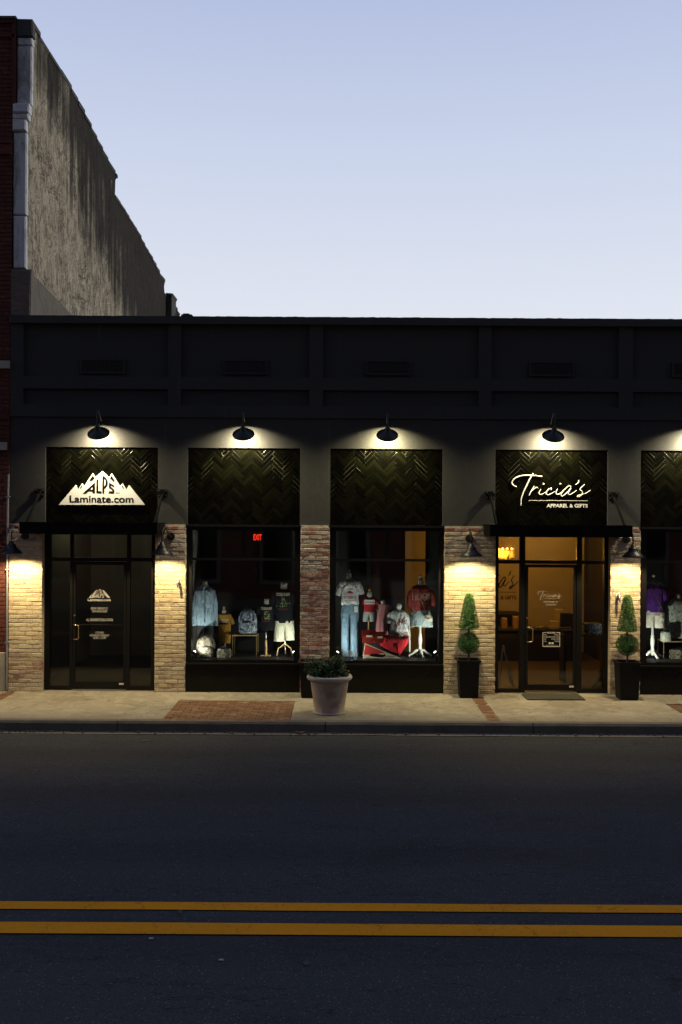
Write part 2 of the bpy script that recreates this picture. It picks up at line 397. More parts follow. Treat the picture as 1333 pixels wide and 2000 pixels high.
M['floral'] = camo('sage_floral_cloth', [(.30, .34, .28), (.42, .44, .36), (.16, .20, .18), (.50, .50, .40)], 45)
M['leafdry'] = simple('dry_leaf', (.30, .13, .11), .8)
M['rubble'] = simple('opposite_brick', (.20, .07, .05), .9, var=.3, nscale=6)
M['trim'] = simple('opposite_stone_trim', (.20, .19, .17), .85)

# ------------------------------------------------------------------ mesh builder
class MB:
    def __init__(s): s.v = []; s.f = []; s.sm = []; s.mi = []; s.r = []
    def add(s, vs, fs, smooth=False, mi=0, rv=0.0):
        o = len(s.v); s.v += [tuple(p) for p in vs]
        for f in fs: s.f.append(tuple(i + o for i in f)); s.sm.append(smooth); s.mi.append(mi); s.r.append(rv)
        return s
    def box(s, x0, x1, y0, y1, z0, z1, **k):
        if x0 > x1: x0, x1 = x1, x0
        if y0 > y1: y0, y1 = y1, y0
        if z0 > z1: z0, z1 = z1, z0
        vs = [(x0, y0, z0), (x1, y0, z0), (x1, y1, z0), (x0, y1, z0), (x0, y0, z1), (x1, y0, z1), (x1, y1, z1), (x0, y1, z1)]
        return s.add(vs, [(0, 3, 2, 1), (4, 5, 6, 7), (0, 1, 5, 4), (1, 2, 6, 5), (2, 3, 7, 6), (3, 0, 4, 7)], **k)
    def cbox(s, x0, x1, y0, y1, z0, z1, c=.004, jit=0.0, **k):
        """box with a chamfered front (front looks to -y)"""
        j = lambda: random.uniform(-jit, jit)
        q = [(x0, z0), (x1, z0), (x1, z1), (x0, z1)]
        q = [(a + j(), b + j()) for a, b in q]
        cx = (x0 + x1) / 2; cz = (z0 + z1) / 2
        vs = [(a, y1, b) for a, b in q] + [(a, y0 + c, b) for a, b in q]
        vs += [(a + (c if a < cx else -c), y0 + j() * .6, b + (c if b < cz else -c)) for a, b in q]
        fs = [(3, 2, 1, 0)]
        for a in (0, 4):
            for i in range(4): fs.append((a + i, a + (i + 1) % 4, a + 4 + (i + 1) % 4, a + 4 + i))
        fs.append((8, 9, 10, 11))
        return s.add(vs, fs, **k)
    def loft(s, rings, cap=True, closed=True, smooth=True, **k):
        n = len(rings[0]); vs = [p for r in rings for p in r]; fs = []
        for a in range(len(rings) - 1):
            for i in range(n if closed else n - 1):
                j = (i + 1) % n
                fs.append((a * n + i, a * n + j, (a + 1) * n + j, (a + 1) * n + i))
        s.add(vs, fs, smooth=smooth, **k)
        if cap:
            s.add(rings[0], [tuple(reversed(range(n)))], **k); s.add(rings[-1], [tuple(range(n))], **k)
        return s
    def tube(s, path, r, n=10, cap=True, **k):
        path = [Vector(p) for p in path]; rs = r if isinstance(r, (list, tuple)) else [r] * len(path)
        rings = []; up = None
        for i, p in enumerate(path):
            t = (path[min(i + 1, len(path) - 1)] - path[max(i - 1, 0)]).normalized()
            if up is None:
                up = Vector((0, 0, 1)) if abs(t.z) < .9 else Vector((1, 0, 0))
            a = t.cross(up).normalized(); b = a.cross(t).normalized(); up = b
            rings.append([p + (a * math.cos(q) + b * math.sin(q)) * rs[i] for q in [2 * math.pi * j / n for j in range(n)]])
        return s.loft(rings, cap=cap, **k)
    def lathe(s, prof, c=(0, 0, 0), n=24, cap=False, **k):
        rings = [[(c[0] + r * math.cos(2 * math.pi * j / n), c[1] + r * math.sin(2 * math.pi * j / n), c[2] + z) for j in range(n)] for r, z in prof]
        return s.loft(rings, cap=cap, **k)
    def prism(s, pts, y0, y1, **k):
        """polygon (x,z), counter-clockwise seen from -y, between y0 (front) and y1"""
        n = len(pts)
        vs = [(x, y0, z) for x, z in pts] + [(x, y1, z) for x, z in pts]
        fs = [tuple(range(n)), tuple(reversed(range(n, 2 * n)))]
        fs += [(i, i + n, (i + 1) % n + n, (i + 1) % n) for i in range(n)]
        return s.add(vs, fs, **k)
    def ball(s, c, r, n=12, m=8, sc=(1, 1, 1), **k):
        prof = [(r * math.sin(math.pi * i / m), -r * math.cos(math.pi * i / m)) for i in range(m + 1)]
        prof[0] = (r * .02, -r); prof[-1] = (r * .02, r)
        rings = [[(c[0] + a * math.cos(2 * math.pi * j / n) * sc[0], c[1] + a * math.sin(2 * math.pi * j / n) * sc[1], c[2] + z * sc[2]) for j in range(n)] for a, z in prof]
        return s.loft(rings, cap=True, **k)
    def mesh(s, name, mats, off=(0, 0, 0)):
        me = bpy.data.meshes.new(name)
        me.from_pydata([(a - off[0], b - off[1], c - off[2]) for a, b, c in s.v], [], s.f)
        for m in (mats if isinstance(mats, (list, tuple)) else [mats]): me.materials.append(m)
        me.polygons.foreach_set('use_smooth', s.sm)
        me.polygons.foreach_set('material_index', s.mi)
        if any(s.r):
            at_ = me.attributes.new('rnd', 'FLOAT', 'FACE'); at_.data.foreach_set('value', s.r)
        me.update(); return me

WO = {}
def wloc(o):
    v = Vector((0, 0, 0))
    while o is not None: v += o.location; o = o.parent
    return v
def link(o, parent=None):
    COL.objects.link(o)
    if parent is not None: o.parent = parent
    return o
def build(mb, name, mats, parent=None, label=None, kind=None, cat=None, group=None, origin=None):
    if parent is not None: off = wloc(parent)
    else: off = Vector(origin) if origin else Vector((0, 0, 0))
    o = bpy.data.objects.new(name, mb.mesh(name, mats, off))
    if parent is None: o.location = off
    link(o, parent); props(o, label, cat, group, kind); return o
def props(o, label=None, cat=None, group=None, kind=None):
    if label: o['label'] = label
    if cat: o['category'] = cat
    if group: o['group'] = group
    if kind: o['kind'] = kind
def thing(name, loc, label, cat, group=None):
    o = bpy.data.objects.new(name, None); o.location = loc; o.empty_display_size = .2
    link(o); props(o, label, cat, group); return o
def copy_tree(o, parent=None, loc=None, label=None):
    c = o.copy(); COL.objects.link(c)
    if parent is not None: c.parent = parent
    if loc is not None: c.location = loc
    if label: c['label'] = label
    for ch in list(o.children): copy_tree(ch, c)
    return c
def light(name, kind, loc, energy, color, parent=None, radius=.03, rot=None, **kw):
    d = bpy.data.lights.new(name, kind); d.energy = energy; d.color = color
    if kind in ('POINT', 'SPOT'): d.shadow_soft_size = radius
    for k, v in kw.items(): setattr(d, k, v)
    o = bpy.data.objects.new(name, d); o.location = Vector(loc) - (wloc(parent) if parent else Vector((0, 0, 0)))
    if rot: o.rotation_euler = rot
    link(o, parent); return o

# text as meshes ------------------------------------------------------
def text_pts(body, bold=0.0, spacing=1.0):
    cu = bpy.data.curves.new('t', 'FONT'); cu.body = body; cu.size = 1; cu.offset = bold; cu.space_character = spacing
    cu.resolution_u = 3
    o = bpy.data.objects.new('t', cu); COL.objects.link(o)
    dg = bpy.context.evaluated_depsgraph_get()
    me = bpy.data.meshes.new_from_object(o.evaluated_get(dg))
    vs = [(v.co.x, v.co.y) for v in me.vertices]; fs = [tuple(p.vertices) for p in me.polygons]
    bpy.data.objects.remove(o); bpy.data.curves.remove(cu); bpy.data.meshes.remove(me)
    return vs, fs
def add_text(mb, body, x0, x1, z0, z1, y, bold=0.0, bend=None, surf=None, spacing=1.0, mi=0):
    vs, fs = text_pts(body, bold, spacing)
    ax = min(v[0] for v in vs); bx = max(v[0] for v in vs); az = min(v[1] for v in vs); bz = max(v[1] for v in vs)
    res = []
    for a, b in vs:
        u = x0 + (a - ax) / (bx - ax) * (x1 - x0); w = z0 + (b - az) / (bz - az) * (z1 - z0)
        if bend:                      # bend round an arc of radius `bend`
            cx = (x0 + x1) / 2; th = (u - cx) / bend; rr = bend + (w - z0)
            u = cx + rr * math.sin(th); w = z0 + rr * math.cos(th) - bend
        yy = y if surf is None else surf(u, w)
        res.append((u, yy, w))
    mb.add(res, fs, mi=mi)
def catmull(p, n=6):
    out_ = []
    for i in range(len(p) - 1):
        a = p[max(i - 1, 0)]; b = p[i]; c = p[i + 1]; d = p[min(i + 2, len(p) - 1)]
        for k in range(n):
            t = k / n
            out_.append(tuple(.5 * (2 * b[j] + (c[j] - a[j]) * t + (2 * a[j] - 5 * b[j] + 4 * c[j] - d[j]) * t * t + (3 * b[j] - a[j] - 3 * c[j] + d[j]) * t ** 3) for j in range(2)))
    out_.append(p[-1]); return out_

# ================================================================== SETTING
ASPH = -.15
# ground far around
build(MB().box(-300, 300, -300, 300, -.6, -.4), 'ground', M['asphalt'], kind='structure')
# road: gridded so that it can carry a slight crown and wheel-track unevenness
KY = -2.34 - .15
mb = MB(); nx, ny = 60, 40; xs = [-60 + 120 * i / nx for i in range(nx + 1)]; ys = [-15.35 + (KY + .0 + 15.35) * j / ny for j in range(ny + 1)]
vs = [(x, y, ASPH - .004 + .03 * (1 - ((y + 8.9) / 6.4) ** 2) * 0 + .004 * noise.noise(Vector((x * .5, y * .9, 0)))) for y in ys for x in xs]
fs = [(j * (nx + 1) + i, j * (nx + 1) + i + 1, (j + 1) * (nx + 1) + i + 1, (j + 1) * (nx + 1) + i) for j in range(ny) for i in range(nx)]
mb.add(vs, fs, smooth=True)
road = build(mb, 'road', M['asphalt'], kind='structure')
for (ya, yb) in ((-DC + 7.955, -DC + 7.80), (-DC + 7.555, -DC + 7.35)):
    mb = MB(); n_ = 240; ra = []; rb = []
    for i in range(n_ + 1):
        x = -60 + 120 * i / n_
        w1 = .006 * noise.noise(Vector((x * 2, ya, 1))) + .010 * noise.noise(Vector((x * .35, 5, 1)))
        w2 = .006 * noise.noise(Vector((x * 2, yb, 9))) + .010 * noise.noise(Vector((x * .35, 5, 1)))
        ra.append((x, ya + w1, ASPH + .0045)); rb.append((x, yb + w2, ASPH + .0045))
    mb.loft([rb, ra], cap=False, closed=False, smooth=False)
    build(mb, 'centre_line', M['paint'], road)
# small patches, stains and grit on the road
mb = MB()
for (px, py, w) in ((357, 1783, 12), (604, 1882, 14), (288, 1449, 22), (270, 1530, 8), (1010, 1560, 9), (390, 1748, 8), (860, 1650, 10)):
    py_ = py; d = F * (HC + .15) / (py_ - 1005); x = X(px, d); y = d - DC
    pts = [(x + w / F * d * .5 * math.cos(a) * random.uniform(.7, 1.1), y + .05 * math.sin(a) * random.uniform(.6, 1), ASPH + .0042) for a in [2 * math.pi * i / 10 for i in range(10)]]
    mb.add(pts, [tuple(range(10))])
build(mb, 'road_stain', M['soot'], road)
mb = MB()
for (px, py) in ((301, 1836), (438, 1877), (147, 1435), (905, 1424)):
    d = F * (HC + .15) / (py - 1005); x = X(px, d); y = d - DC
    mb.box(x - .018, x + .014, y - .012, y + .012, ASPH, ASPH + .006)
build(mb, 'litter_scrap', M['limestone'], road)
# far side road verge and pavement (seen in the shop windows' reflections)
build(MB().box(-60, 60, -17.9, -15.35, -.3, 0), 'far_sidewalk', M['concrete'], kind='structure')
# sidewalk with openings for the paver panels
SWF = -2.34
PATCH = [(-2.54, -.706, -2.27, -.72), (5.12, 6.95, -2.27, -.78), (2.16, 2.28, -2.27, -.25), (-5.48, -5.36, -2.27, -.05)]
xs = sorted({-60., 60.} | {a for p in PATCH for a in p[:2]}); ysw = sorted({SWF + .16, .02} | {a for p in PATCH for a in p[2:]})
mb = MB()
for i in range(len(xs) - 1):
    for j in range(len(ysw) - 1):
        cx = (xs[i] + xs[i + 1]) / 2; cyy = (ysw[j] + ysw[j + 1]) / 2
        inside = any(p[0] < cx < p[1] and p[2] < cyy < p[3] for p in PATCH)
        zt = -.012 if inside else 0.0
        mb.add([(xs[i], ysw[j], zt), (xs[i + 1], ysw[j], zt), (xs[i + 1], ysw[j + 1], zt), (xs[i], ysw[j + 1], zt)], [(0, 1, 2, 3)], mi=1 if inside else 0)
mb.box(-60, 60, SWF + .16, .02, -.3, -.02)
side = build(mb, 'sidewalk', [M['concrete'], M['mortar']], kind='structure')
# pavers
pav_mesh = []
for k in range(6):
    m_ = MB(); c = .004; lx, ly = .098, .047
    q = [(-lx, -ly), (lx, -ly), (lx, ly), (-lx, ly)]; j = [(random.uniform(-.002, .002), random.uniform(-.002, .002), random.uniform(-.0015, .0015)) for _ in q]
    vs = [(a, b, -.02) for a, b in q] + [(a, b, -.003) for a, b in q] + [(a * .94 + jj[0], b * .9 + jj[1], .001 + jj[2]) for (a, b), jj in zip(q, j)]
    fs = [(a + i, a + (i + 1) % 4, a + 4 + (i + 1) % 4, a + 4 + i) for a in (0, 4) for i in range(4)] + [(8, 9, 10, 11)]
    m_.add(vs, fs); pav_mesh.append(m_.mesh('paver', M['paver']))
def paver(x, y, rot=0, sx=1):
    o = bpy.data.objects.new('paver', random.choice(pav_mesh)); o.location = (x, y, random.uniform(-.001, .002)); o.rotation_euler = (0, 0, rot); o.scale = (sx, 1, 1); link(o, side)
for (x0, x1, y0, y1) in PATCH[:2]:
    row = 0; y = y0 + .052
    while y < y1 - .04:
        e = x0 + .004
        if row % 2: paver(e + .048, y, 0, .47); e += .102
        while e < x1 - .05:
            w_ = min(.198, x1 - .004 - e); paver(e + w_ / 2, y, 0, w_ / .198); e += w_ + .006
        y += .1025; row += 1
for (x0, x1, y0, y1) in PATCH[2:]:
    y = y0 + .06
    while y < y1 - .03: paver((x0 + x1) / 2, y, 0); y += .1035
mb = MB()
for _ in range(150):
    u = random.uniform(-6.5, 6.5); v = random.uniform(SWF + .2, -.05) if random.random() < .6 else -.02 - abs(random.gauss(0, .05)); s_ = random.uniform(.006, .02)
    mb.add([(u + s_ * math.cos(q) * random.uniform(.6, 1.2), v + s_ * math.sin(q) * random.uniform(.6, 1.2), .0045) for q in (0, 1.05, 2.1, 3.14, 4.2, 5.2)], [(0, 1, 2, 3, 4, 5)])
build(mb, 'pavement_spots', M['kerb'], side, kind='stuff')
# kerbstones
kerb = build(MB().box(-60, 60, SWF - .02, SWF + .16, -.4, -.16), 'kerb', M['kerb'], kind='structure')
x = -12.0
for k in range(9):
    x1 = x + 2.95; mb = MB(); n_ = 24
    rings = []
    for i in range(n_ + 1):
        u = x + (x1 - x - .012) * i / n_; a = .006 * noise.noise(Vector((u * 3, 0, k))); b = .008 * noise.noise(Vector((u * 2, 5, k)))
        rings.append([(u, SWF - .012 + a, -.22), (u, SWF - .004 + a, -.03 + b), (u, SWF + .028, .0005 + b * .3), (u, SWF + .1585, .0015), (u, SWF + .1585, -.22)])
    mb.loft(rings, smooth=False); build(mb, 'kerbstone', M['kerb'], kerb); x = x1
for a, b in ((-60, -12.02), (x + .01, 60)):
    build(MB().box(a, b, SWF - .01, SWF + .158, -.22, .001), 'kerbstone', M['kerb'], kerb)
mb = MB(); ra = []; rb = []
for i in range(241):
    u = -60 + .5 * i
    ra.append((u, SWF + .0, ASPH + .012)); rb.append((u, SWF - .15 + .05 * noise.noise(Vector((u * 1.2, 2, 3))), ASPH + .003))
mb.loft([rb, ra], cap=False, closed=False); build(mb, 'gutter', M['gutter'], kind='structure')
# debris along the gutter
mb = MB()
for _ in range(260):
    u = random.uniform(-6.5, 6.5); v = SWF - .03 - abs(random.gauss(0, .05)); s_ = random.uniform(.004, .014)
    mb.box(u - s_, u + s_, v - s_, v + s_, ASPH + .008, ASPH + .012 + s_)
build(mb, 'gutter_grit', M['kerb'], kind='stuff')

# ================================================================== SHOP BUILDING
shop = thing('shop_building', (0, 0, 0), 'single storey charcoal stucco shop row with tiled panels and washed brick piers', 'shop building')
ZT = Z(876)           # top of tiled panels
ZP = Z(619)           # parapet top
ZB = Z(1026)          # bottom of tiled panels / top of brick
XL, XR = X(19), X(1900)
TILES = [(88, 308), (366, 586), (645, 865), (968, 1188), (1252, 1472), (1560, 1780)]
OPEN = [(84, 304), (364, 588), (645, 869), (969, 1193), (1252, 1476), (1560, 1784)]
PIERS = [(19, 84), (304, 364), (588, 645), (869, 969), (1193, 1252), (1476, 1560), (1784, 1900)]
mb = MB()
# field behind the framed panels
mb.box(XL, XR, .055, .40, Z(815), ZP - .05)
# wall below the ledge
mb.box(XL, XR, .018, .40, ZT, Z(816))
# strips beside tile panels
edges = [XL] + [X(v) for t in TILES for v in t] + [XR]
for i in range(0, len(edges), 2): mb.box(edges[i], edges[i + 1], .018, .40, ZB, ZT)
wall = build(mb, 'wall', M['stucco'], shop)
# raised frame of the frieze
mb = MB()
PIL = [(19, 44), (327, 352), (603, 630), (934, 959), (1208, 1235), (1500, 1526), (1874, 1900)]
def rail(z0, z1, y0): mb.box(XL - .001, XR + .001, y0, .06, z0, z1)
rail(Z(762), Z(738), -.004); rail(Z(817), Z(793), -.008)
for a, b in PIL:
    mb.box(X(a), X(b), -.001, .06, Z(738) + .0005, Z(634)); mb.box(X(a), X(b), -.002, .06, Z(793) + .0005, Z(762) - .0005)
build(mb, 'frieze_frame', M['stucco'], shop)
# coping, uneven along its top
mb = MB(); rings = []; n_ = 260
for i in range(n_ + 1):
    u = XL - .01 + (XR - XL + .02) * i / n_
    j = .006 * noise.noise(Vector((u * 3, 1, 1))) + .007 * noise.noise(Vector((u * 11, 7, 1)))
    rings.append([(u, -.055, Z(635)), (u, .45, Z(635)), (u, .45, ZP + j), (u, -.045 + .006 * noise.noise(Vector((u * 5, 3, 3))), ZP - .01 + j)])
mb.loft(rings, smooth=False); build(mb, 'coping', M['stucco'], shop)
# vents
for px in (199, 478, 757, 1077, 1356):
    x = X(px); z0, z1 = Z(732), Z(703); w = X(44 + 666.5)
    mb = MB(); t = .03
    mb.box(x - w, x + w, .02, .056, z0, z0 + t); mb.box(x - w, x + w, .02, .056, z1 - t, z1)
    mb.box(x - w, x - w + t, .0205, .056, z0 + t, z1 - t); mb.box(x + w - t, x + w, .0205, .056, z0 + t, z1 - t)
    mb.box(x - w + .02, x + w - .02, .05, .058, z0 + .02, z1 - .02)
    v = build(mb, 'vent', M['metal_black'], shop)
    g = MB(); k = 9
    for i in range(k):
        cx = x - w + .10 + (2 * w - .20) * i / (k - 1); cz = (z0 + z1) / 2
        g.tube([(cx + .036 * math.cos(a), .036, cz + .062 * math.sin(a)) for a in [2 * math.pi * q / 10 for q in range(11)]], .006, 5)
        g.box(cx - .004, cx + .004, .03, .045, cz - .085, cz + .085)
    build(g, 'grille', M['metal_black'], v)

# ---- herringbone tiles
TW = .059; TL = TW * 4; G = .0035
def clip(poly, x0, x1, z0, z1):
    for ax, val, sgn in ((0, x0, 1), (0, x1, -1), (1, z0, 1), (1, z1, -1)):
        res = []
        for i in range(len(poly)):
            a, b = poly[i - 1], poly[i]; ia = (a[ax] - val) * sgn >= 0; ib = (b[ax] - val) * sgn >= 0
            if ia != ib:
                t = (val - a[ax]) / (b[ax] - a[ax]); res.append((a[0] + (b[0] - a[0]) * t, a[1] + (b[1] - a[1]) * t))
            if ib: res.append(b)
        poly = res
        if len(poly) < 3: return []
    return poly
def tile_solid(m_, poly, y0, y1, tilt=(0, 0), r=0.0):
    n = len(poly); cx = sum(p[0] for p in poly) / n; cz = sum(p[1] for p in poly) / n; c = .0035
    inner = []
    for i in range(n):   # inset
        p0 = Vector(poly[i - 1]); p = Vector(poly[i]); p1 = Vector(poly[(i + 1) % n])
        a = (p0 - p).normalized() if (p0 - p).length > 1e-6 else Vector((0, 0)); b = (p1 - p).normalized() if (p1 - p).length > 1e-6 else Vector((0, 0))
        d = a + b
        inner.append((p.x + d.x * c, p.y + d.y * c))
    vs = [(x, y1, z) for x, z in poly] + [(x, y0 + .0010, z) for x, z in poly]
    vs += [(x, y0 + tilt[0] * (x - cx) + tilt[1] * (z - cz), z) for x, z in inner]
    fs = [(a + i, a + (i + 1) % n, a + n + (i + 1) % n, a + n + i) for a in (0, n) for i in range(n)] + [tuple(range(2 * n, 3 * n))]
    m_.add(vs, fs, rv=r)
s2 = math.sqrt(.5)
def rot45(u, v): return ((u - v) * s2, (u + v) * s2)
def ccw(p):
    a = sum(p[i - 1][0] * p[i][1] - p[i][0] * p[i - 1][1] for i in range(len(p)))
    return p if a > 0 else p[::-1]
def herring(x0, x1, z0, z1, yf, budget, parent, phase=0.0, mt='tile'):
    cx = (x0 + x1) / 2; cz = (z0 + z1) / 2 + phase; full = []; part_ = MB()
    rng = int(3.2 / TW)
    for v in range(-rng, rng):
        for m_ in range(-8, 9):
            for kind in (0, 1):
                if kind == 0: u0, v0, lu, lv = v + 8 * m_, v, 4, 1
                else: u0, v0, lu, lv = v, v - 7 + 8 * m_, 1, 4
                q = [(u0 * TW + G / 2, v0 * TW + G / 2), ((u0 + lu) * TW - G / 2, v0 * TW + G / 2), ((u0 + lu) * TW - G / 2, (v0 + lv) * TW - G / 2), (u0 * TW + G / 2, (v0 + lv) * TW - G / 2)]
                q = [rot45(*p) for p in q]; q = [(p[0] + cx, p[1] + cz) for p in q]
                if max(p[0] for p in q) < x0 or min(p[0] for p in q) > x1 or max(p[1] for p in q) < z0 or min(p[1] for p in q) > z1: continue
                c_ = clip(q, x0 + .003, x1 - .003, z0 + .003, z1 - .003)
                if len(c_) < 3: continue
                ar = abs(sum(c_[i - 1][0] * c_[i][1] - c_[i][0] * c_[i - 1][1] for i in range(len(c_)))) / 2
                if ar < .0004: continue
                ctr = (sum(p[0] for p in q) / 4, sum(p[1] for p in q) / 4)
                full.append((ar > TL * TW * .86, ctr, kind, ccw(c_)))
    whole = sorted([f for f in full if f[0]], key=lambda f: -f[1][1])[:budget]
    ids = set(id(f) for f in whole)
    for f in full:
        if id(f) in ids:
            o = bpy.data.objects.new('tile', random.choice(TM[f[2]])); o.location = Vector((f[1][0], yf, f[1][1])) - wloc(parent); link(o, parent)
        else: tile_solid(part_, f[3], yf + random.uniform(-.001, .001), yf + .012, (random.gauss(0, .003), random.gauss(0, .004)), random.random())
    o = build(part_, 'tile', M[mt], parent, kind='stuff')
TM = ([], [])
for kind in (0, 1):
    for k in range(7):
        lu, lv = ((4, 1), (1, 4))[kind]
        q = [(-lu * TW / 2 + G / 2, -lv * TW / 2 + G / 2), (lu * TW / 2 - G / 2, -lv * TW / 2 + G / 2), (lu * TW / 2 - G / 2, lv * TW / 2 - G / 2), (-lu * TW / 2 + G / 2, lv * TW / 2 - G / 2)]
        m_ = MB(); tile_solid(m_, ccw([rot45(*p) for p in q]), 0, .012, (random.gauss(0, .003), random.gauss(0, .004)))
        TM[kind].append(m_.mesh('tile', M['tile']))
for i, (a, b) in enumerate(TILES):
    x0, x1 = X(a), X(b)
    p = build(MB().box(x0 + .0005, x1 - .0005, .066, .30, ZB, ZT - .0005), 'tiled_panel', M['grout'], shop)
    if i < 5: herring(x0, x1, ZB, ZT, .056, 60, p)
# thin metal sill drip along panel bottoms
mb = MB()
for (a, b) in TILES: mb.box(X(a) - .02, X(b) + .02, -.012, .066, ZB - .035, ZB - .001)
build(mb, 'sill_trim', M['frame'], shop)

# ---- brick piers
CP = .0705; BL = .205
bcache = {}
def brick_mesh(mname, L_, var):
    key = (mname, round(L_, 3), var)
    if key not in bcache:
        m_ = MB(); m_.cbox(-L_ / 2, L_ / 2, -.012, .09, -.0295, .0295, c=.006, jit=.0035); bcache[key] = m_.mesh('brick', M[mname])
    return bcache[key]
def pick(pi, zrel, px):
    r = random.random(); n_ = noise.noise(Vector((px * 1.4, zrel * 1.6, pi * 3.7)))
    if zrel > .965: return 'brick_red'
    if pi == 2:
        r += n_ * .8
        return 'brick_grey' if (zrel > .7 and r > .35) else ('brick_red' if r < .68 else ('brick_pink' if r < .95 else 'brick_grey'))
    if pi == 4: r -= .15
    r += n_ * .6
    if zrel > .8: return 'brick_grey' if r > .35 else 'brick_rust'
    if pi == 0 and .06 < zrel < .24: return 'brick_rust' if r > .2 else 'brick_red'
    if r < -.2: return 'brick_red'
    if r < .16: return 'brick_rust'
    if r < .50: return 'brick_tan'
    return 'brick_cream'
stuff = {k: MB() for k in ('brick_cream', 'brick_tan', 'brick_rust', 'brick_red', 'brick_grey', 'brick_pink')}
cand = []
for pi, (a, b) in enumerate(PIERS):
    x0, x1 = X(a), X(b); mb = MB(); top = ZB - (.002 if pi else .002)
    mb.box(x0 + .004, x1 - .004, -.0065, .38, -.05, top); build(mb, 'brick_pier', M['mortar'], shop, kind=None)
    n_c = int(top / CP)
    for c in range(n_c + 1):
        z = c * CP + .035
        if z + .03 > top + .01: continue
        w = x1 - x0; xx = x0 + (-.5 * BL if c % 2 else 0) - .04
        if pi in (2, 4): xx -= .03
        while xx < x1:
            l = max(xx, x0); r_ = min(xx + BL, x1); xx += BL + .010
            if r_ - l < .03: continue
            cand.append((pi, l, r_, z, top))
sel = [i for i, c in enumerate(cand) if c[0] < 5 and abs((c[2] - c[1]) - BL) < .03]
sel.sort(key=lambda i: abs(cand[i][3] - 1.45)); sel = set(sel[:300])
for i, (pi, l, r_, z, top) in enumerate(cand):
    mn = pick(pi, z / top, l); yj = random.uniform(-.003, .003)
    if i in sel:
        L_ = r_ - l; o = bpy.data.objects.new('brick', brick_mesh(mn, round(L_ / .01) * .01, random.randrange(4)))
        o.location = ((l + r_) / 2, yj, z + random.uniform(-.002, .002)); link(o, shop)
    else:
        stuff[mn].cbox(l, r_, -.012 + yj, .09, z - .0295, z + .0295, c=.006, jit=.0035, rv=random.uniform(.001, .999))
for k, m_ in stuff.items(): build(m_, 'brick', M[k], shop, kind='stuff')

# ---- building body: roof, inner walls, ceilings
mb = MB(); PX = X(345)
mb.box(XL, XR, .40, 14, 5.55, 5.7)
build(mb, 'roof', M['roof'], shop)
mb = MB(); mb.box(XL, XL + .25, .40, 14, -.1, 5.55); mb.box(XR - .25, XR, .40, 14, -.1, 5.55); mb.box(XL, XR, 13.8, 14.05, -.1, 6.0)
build(mb, 'outer_wall', M['stucco'], shop)
mb = MB(); mb.box(XL + .25, XR - .25, .40, 13.8, 3.55, 3.65); build(mb, 'ceiling', M['int_dark'], shop)
mb = MB(); mb.box(XL + .25, XR - .25, .05, 13.8, -.05, -.004); build(mb, 'floor', M['wood_floor'], shop)
mb = MB(); mb.box(PX, PX + .15, .40, 13.8, 0, 3.55)                       # partition between the two shops
mb.box(XL + .25, PX, 4.2, 4.3, 0, 3.55); mb.box(XL + .2501, XL + .30, .42, 4.2, 0, 3.55)
build(mb, 'office_wall', M['int_grey'], shop)
mb = MB(); mb.box(X(640, 22), X(1142, 21.6), 5.1, 5.2, 0, 3.55); build(mb, 'back_wall', M['int_warm'], shop)
mb = MB()
mb.box(PX + .15, X(792, 18.3), 1.75, 1.82, 0, 3.55); mb.box(X(832, 18.3), X(868, 18.3) + .32, 1.75, 1.82, 0, 3.55)
mb.box(X(868, 18.3) + .32, X(868, 18.3) + .39, .40, 1.82, 0, 3.55)
mb.box(X(1142, 21.6), X(1142, 21.6) + .1, 2.6, 13.8, 0, 3.55); mb.box(X(1210, 18), X(1210, 18) + .08, .40, 2.0, 0, 3.55)
mb.box(X(1210, 18), XR - .25, 2.0, 2.08, 0, 3.55)
mb.box(PX + .15, X(640, 22), 5.1, 5.2, 0, 3.55)
build(mb, 'display_backdrop', M['int_dark'], shop)

# ---- storefront glazing
def frame_box(mb, l, r, t, b, y=.10, dp=.06): mb.box(X(l, DC + y), X(r, DC + y), y, y + dp, Z(b, DC + y), Z(t, DC + y))
def pane(l, r, t, b, y, parent):
    m_ = MB(); d = DC + y; m_.box(X(l - 1, d), X(r + 1, d), y + .02, y + .026, Z(b + 1, d), Z(t - 1, d)); return build(m_, 'pane', M['glass'], parent)
def window(l, r, split_at=None):
    y = .07; gl, gr = l + 12, r - 11; mid = split_at or (gl + gr) / 2; mb = MB()
    # stiles and rails butted end to end
    frame_box(mb, l, gl, 1030, 1297, y, .09); frame_box(mb, gr, r, 1030, 1297, y, .09)
    frame_box(mb, gl, gr, 1030, 1037, y + .002, .085); frame_box(mb, gl, gr, 1290, 1297, y + .002, .085)
    frame_box(mb, gl, gr, 1091, 1096, y + .004, .06); frame_box(mb, mid - 3, mid + 3, 1037, 1091, y + .005, .055)
    w = build(mb, 'window', M['frame'], shop)
    pane(gl, mid - 3, 1037, 1091, y, w); pane(mid + 3, gr, 1037, 1091, y, w); pane(gl, gr, 1096, 1290, y, w)
    mb = MB(); mb.box(X(l) + .004, X(r) - .004, -.02, .10, Z(1300), Z(1297) - .001); build(mb, 'window_sill', M['frame'], shop)
    p = build(MB().box(X(l) + .004, X(r) - .004, .040, .16, -.05, Z(1300) - .0005), 'bulkhead', M['int_dark'], shop)
    herring(X(l) + .004, X(r) - .004, .0, Z(1300) - .001, .03, 0, p, .02, 'tile_black')
    mb = MB(); mb.box(X(l) + .004, X(r) - .004, .16, 1.25, Z(1299), Z(1292)); mb.box(X(l) + .004, X(r) - .004, 1.2, 1.25, 0, Z(1299) - .001)
    build(mb, 'display_platform', M['shelf'], shop)
for i in (1, 2, 4, 5): window(*OPEN[i])

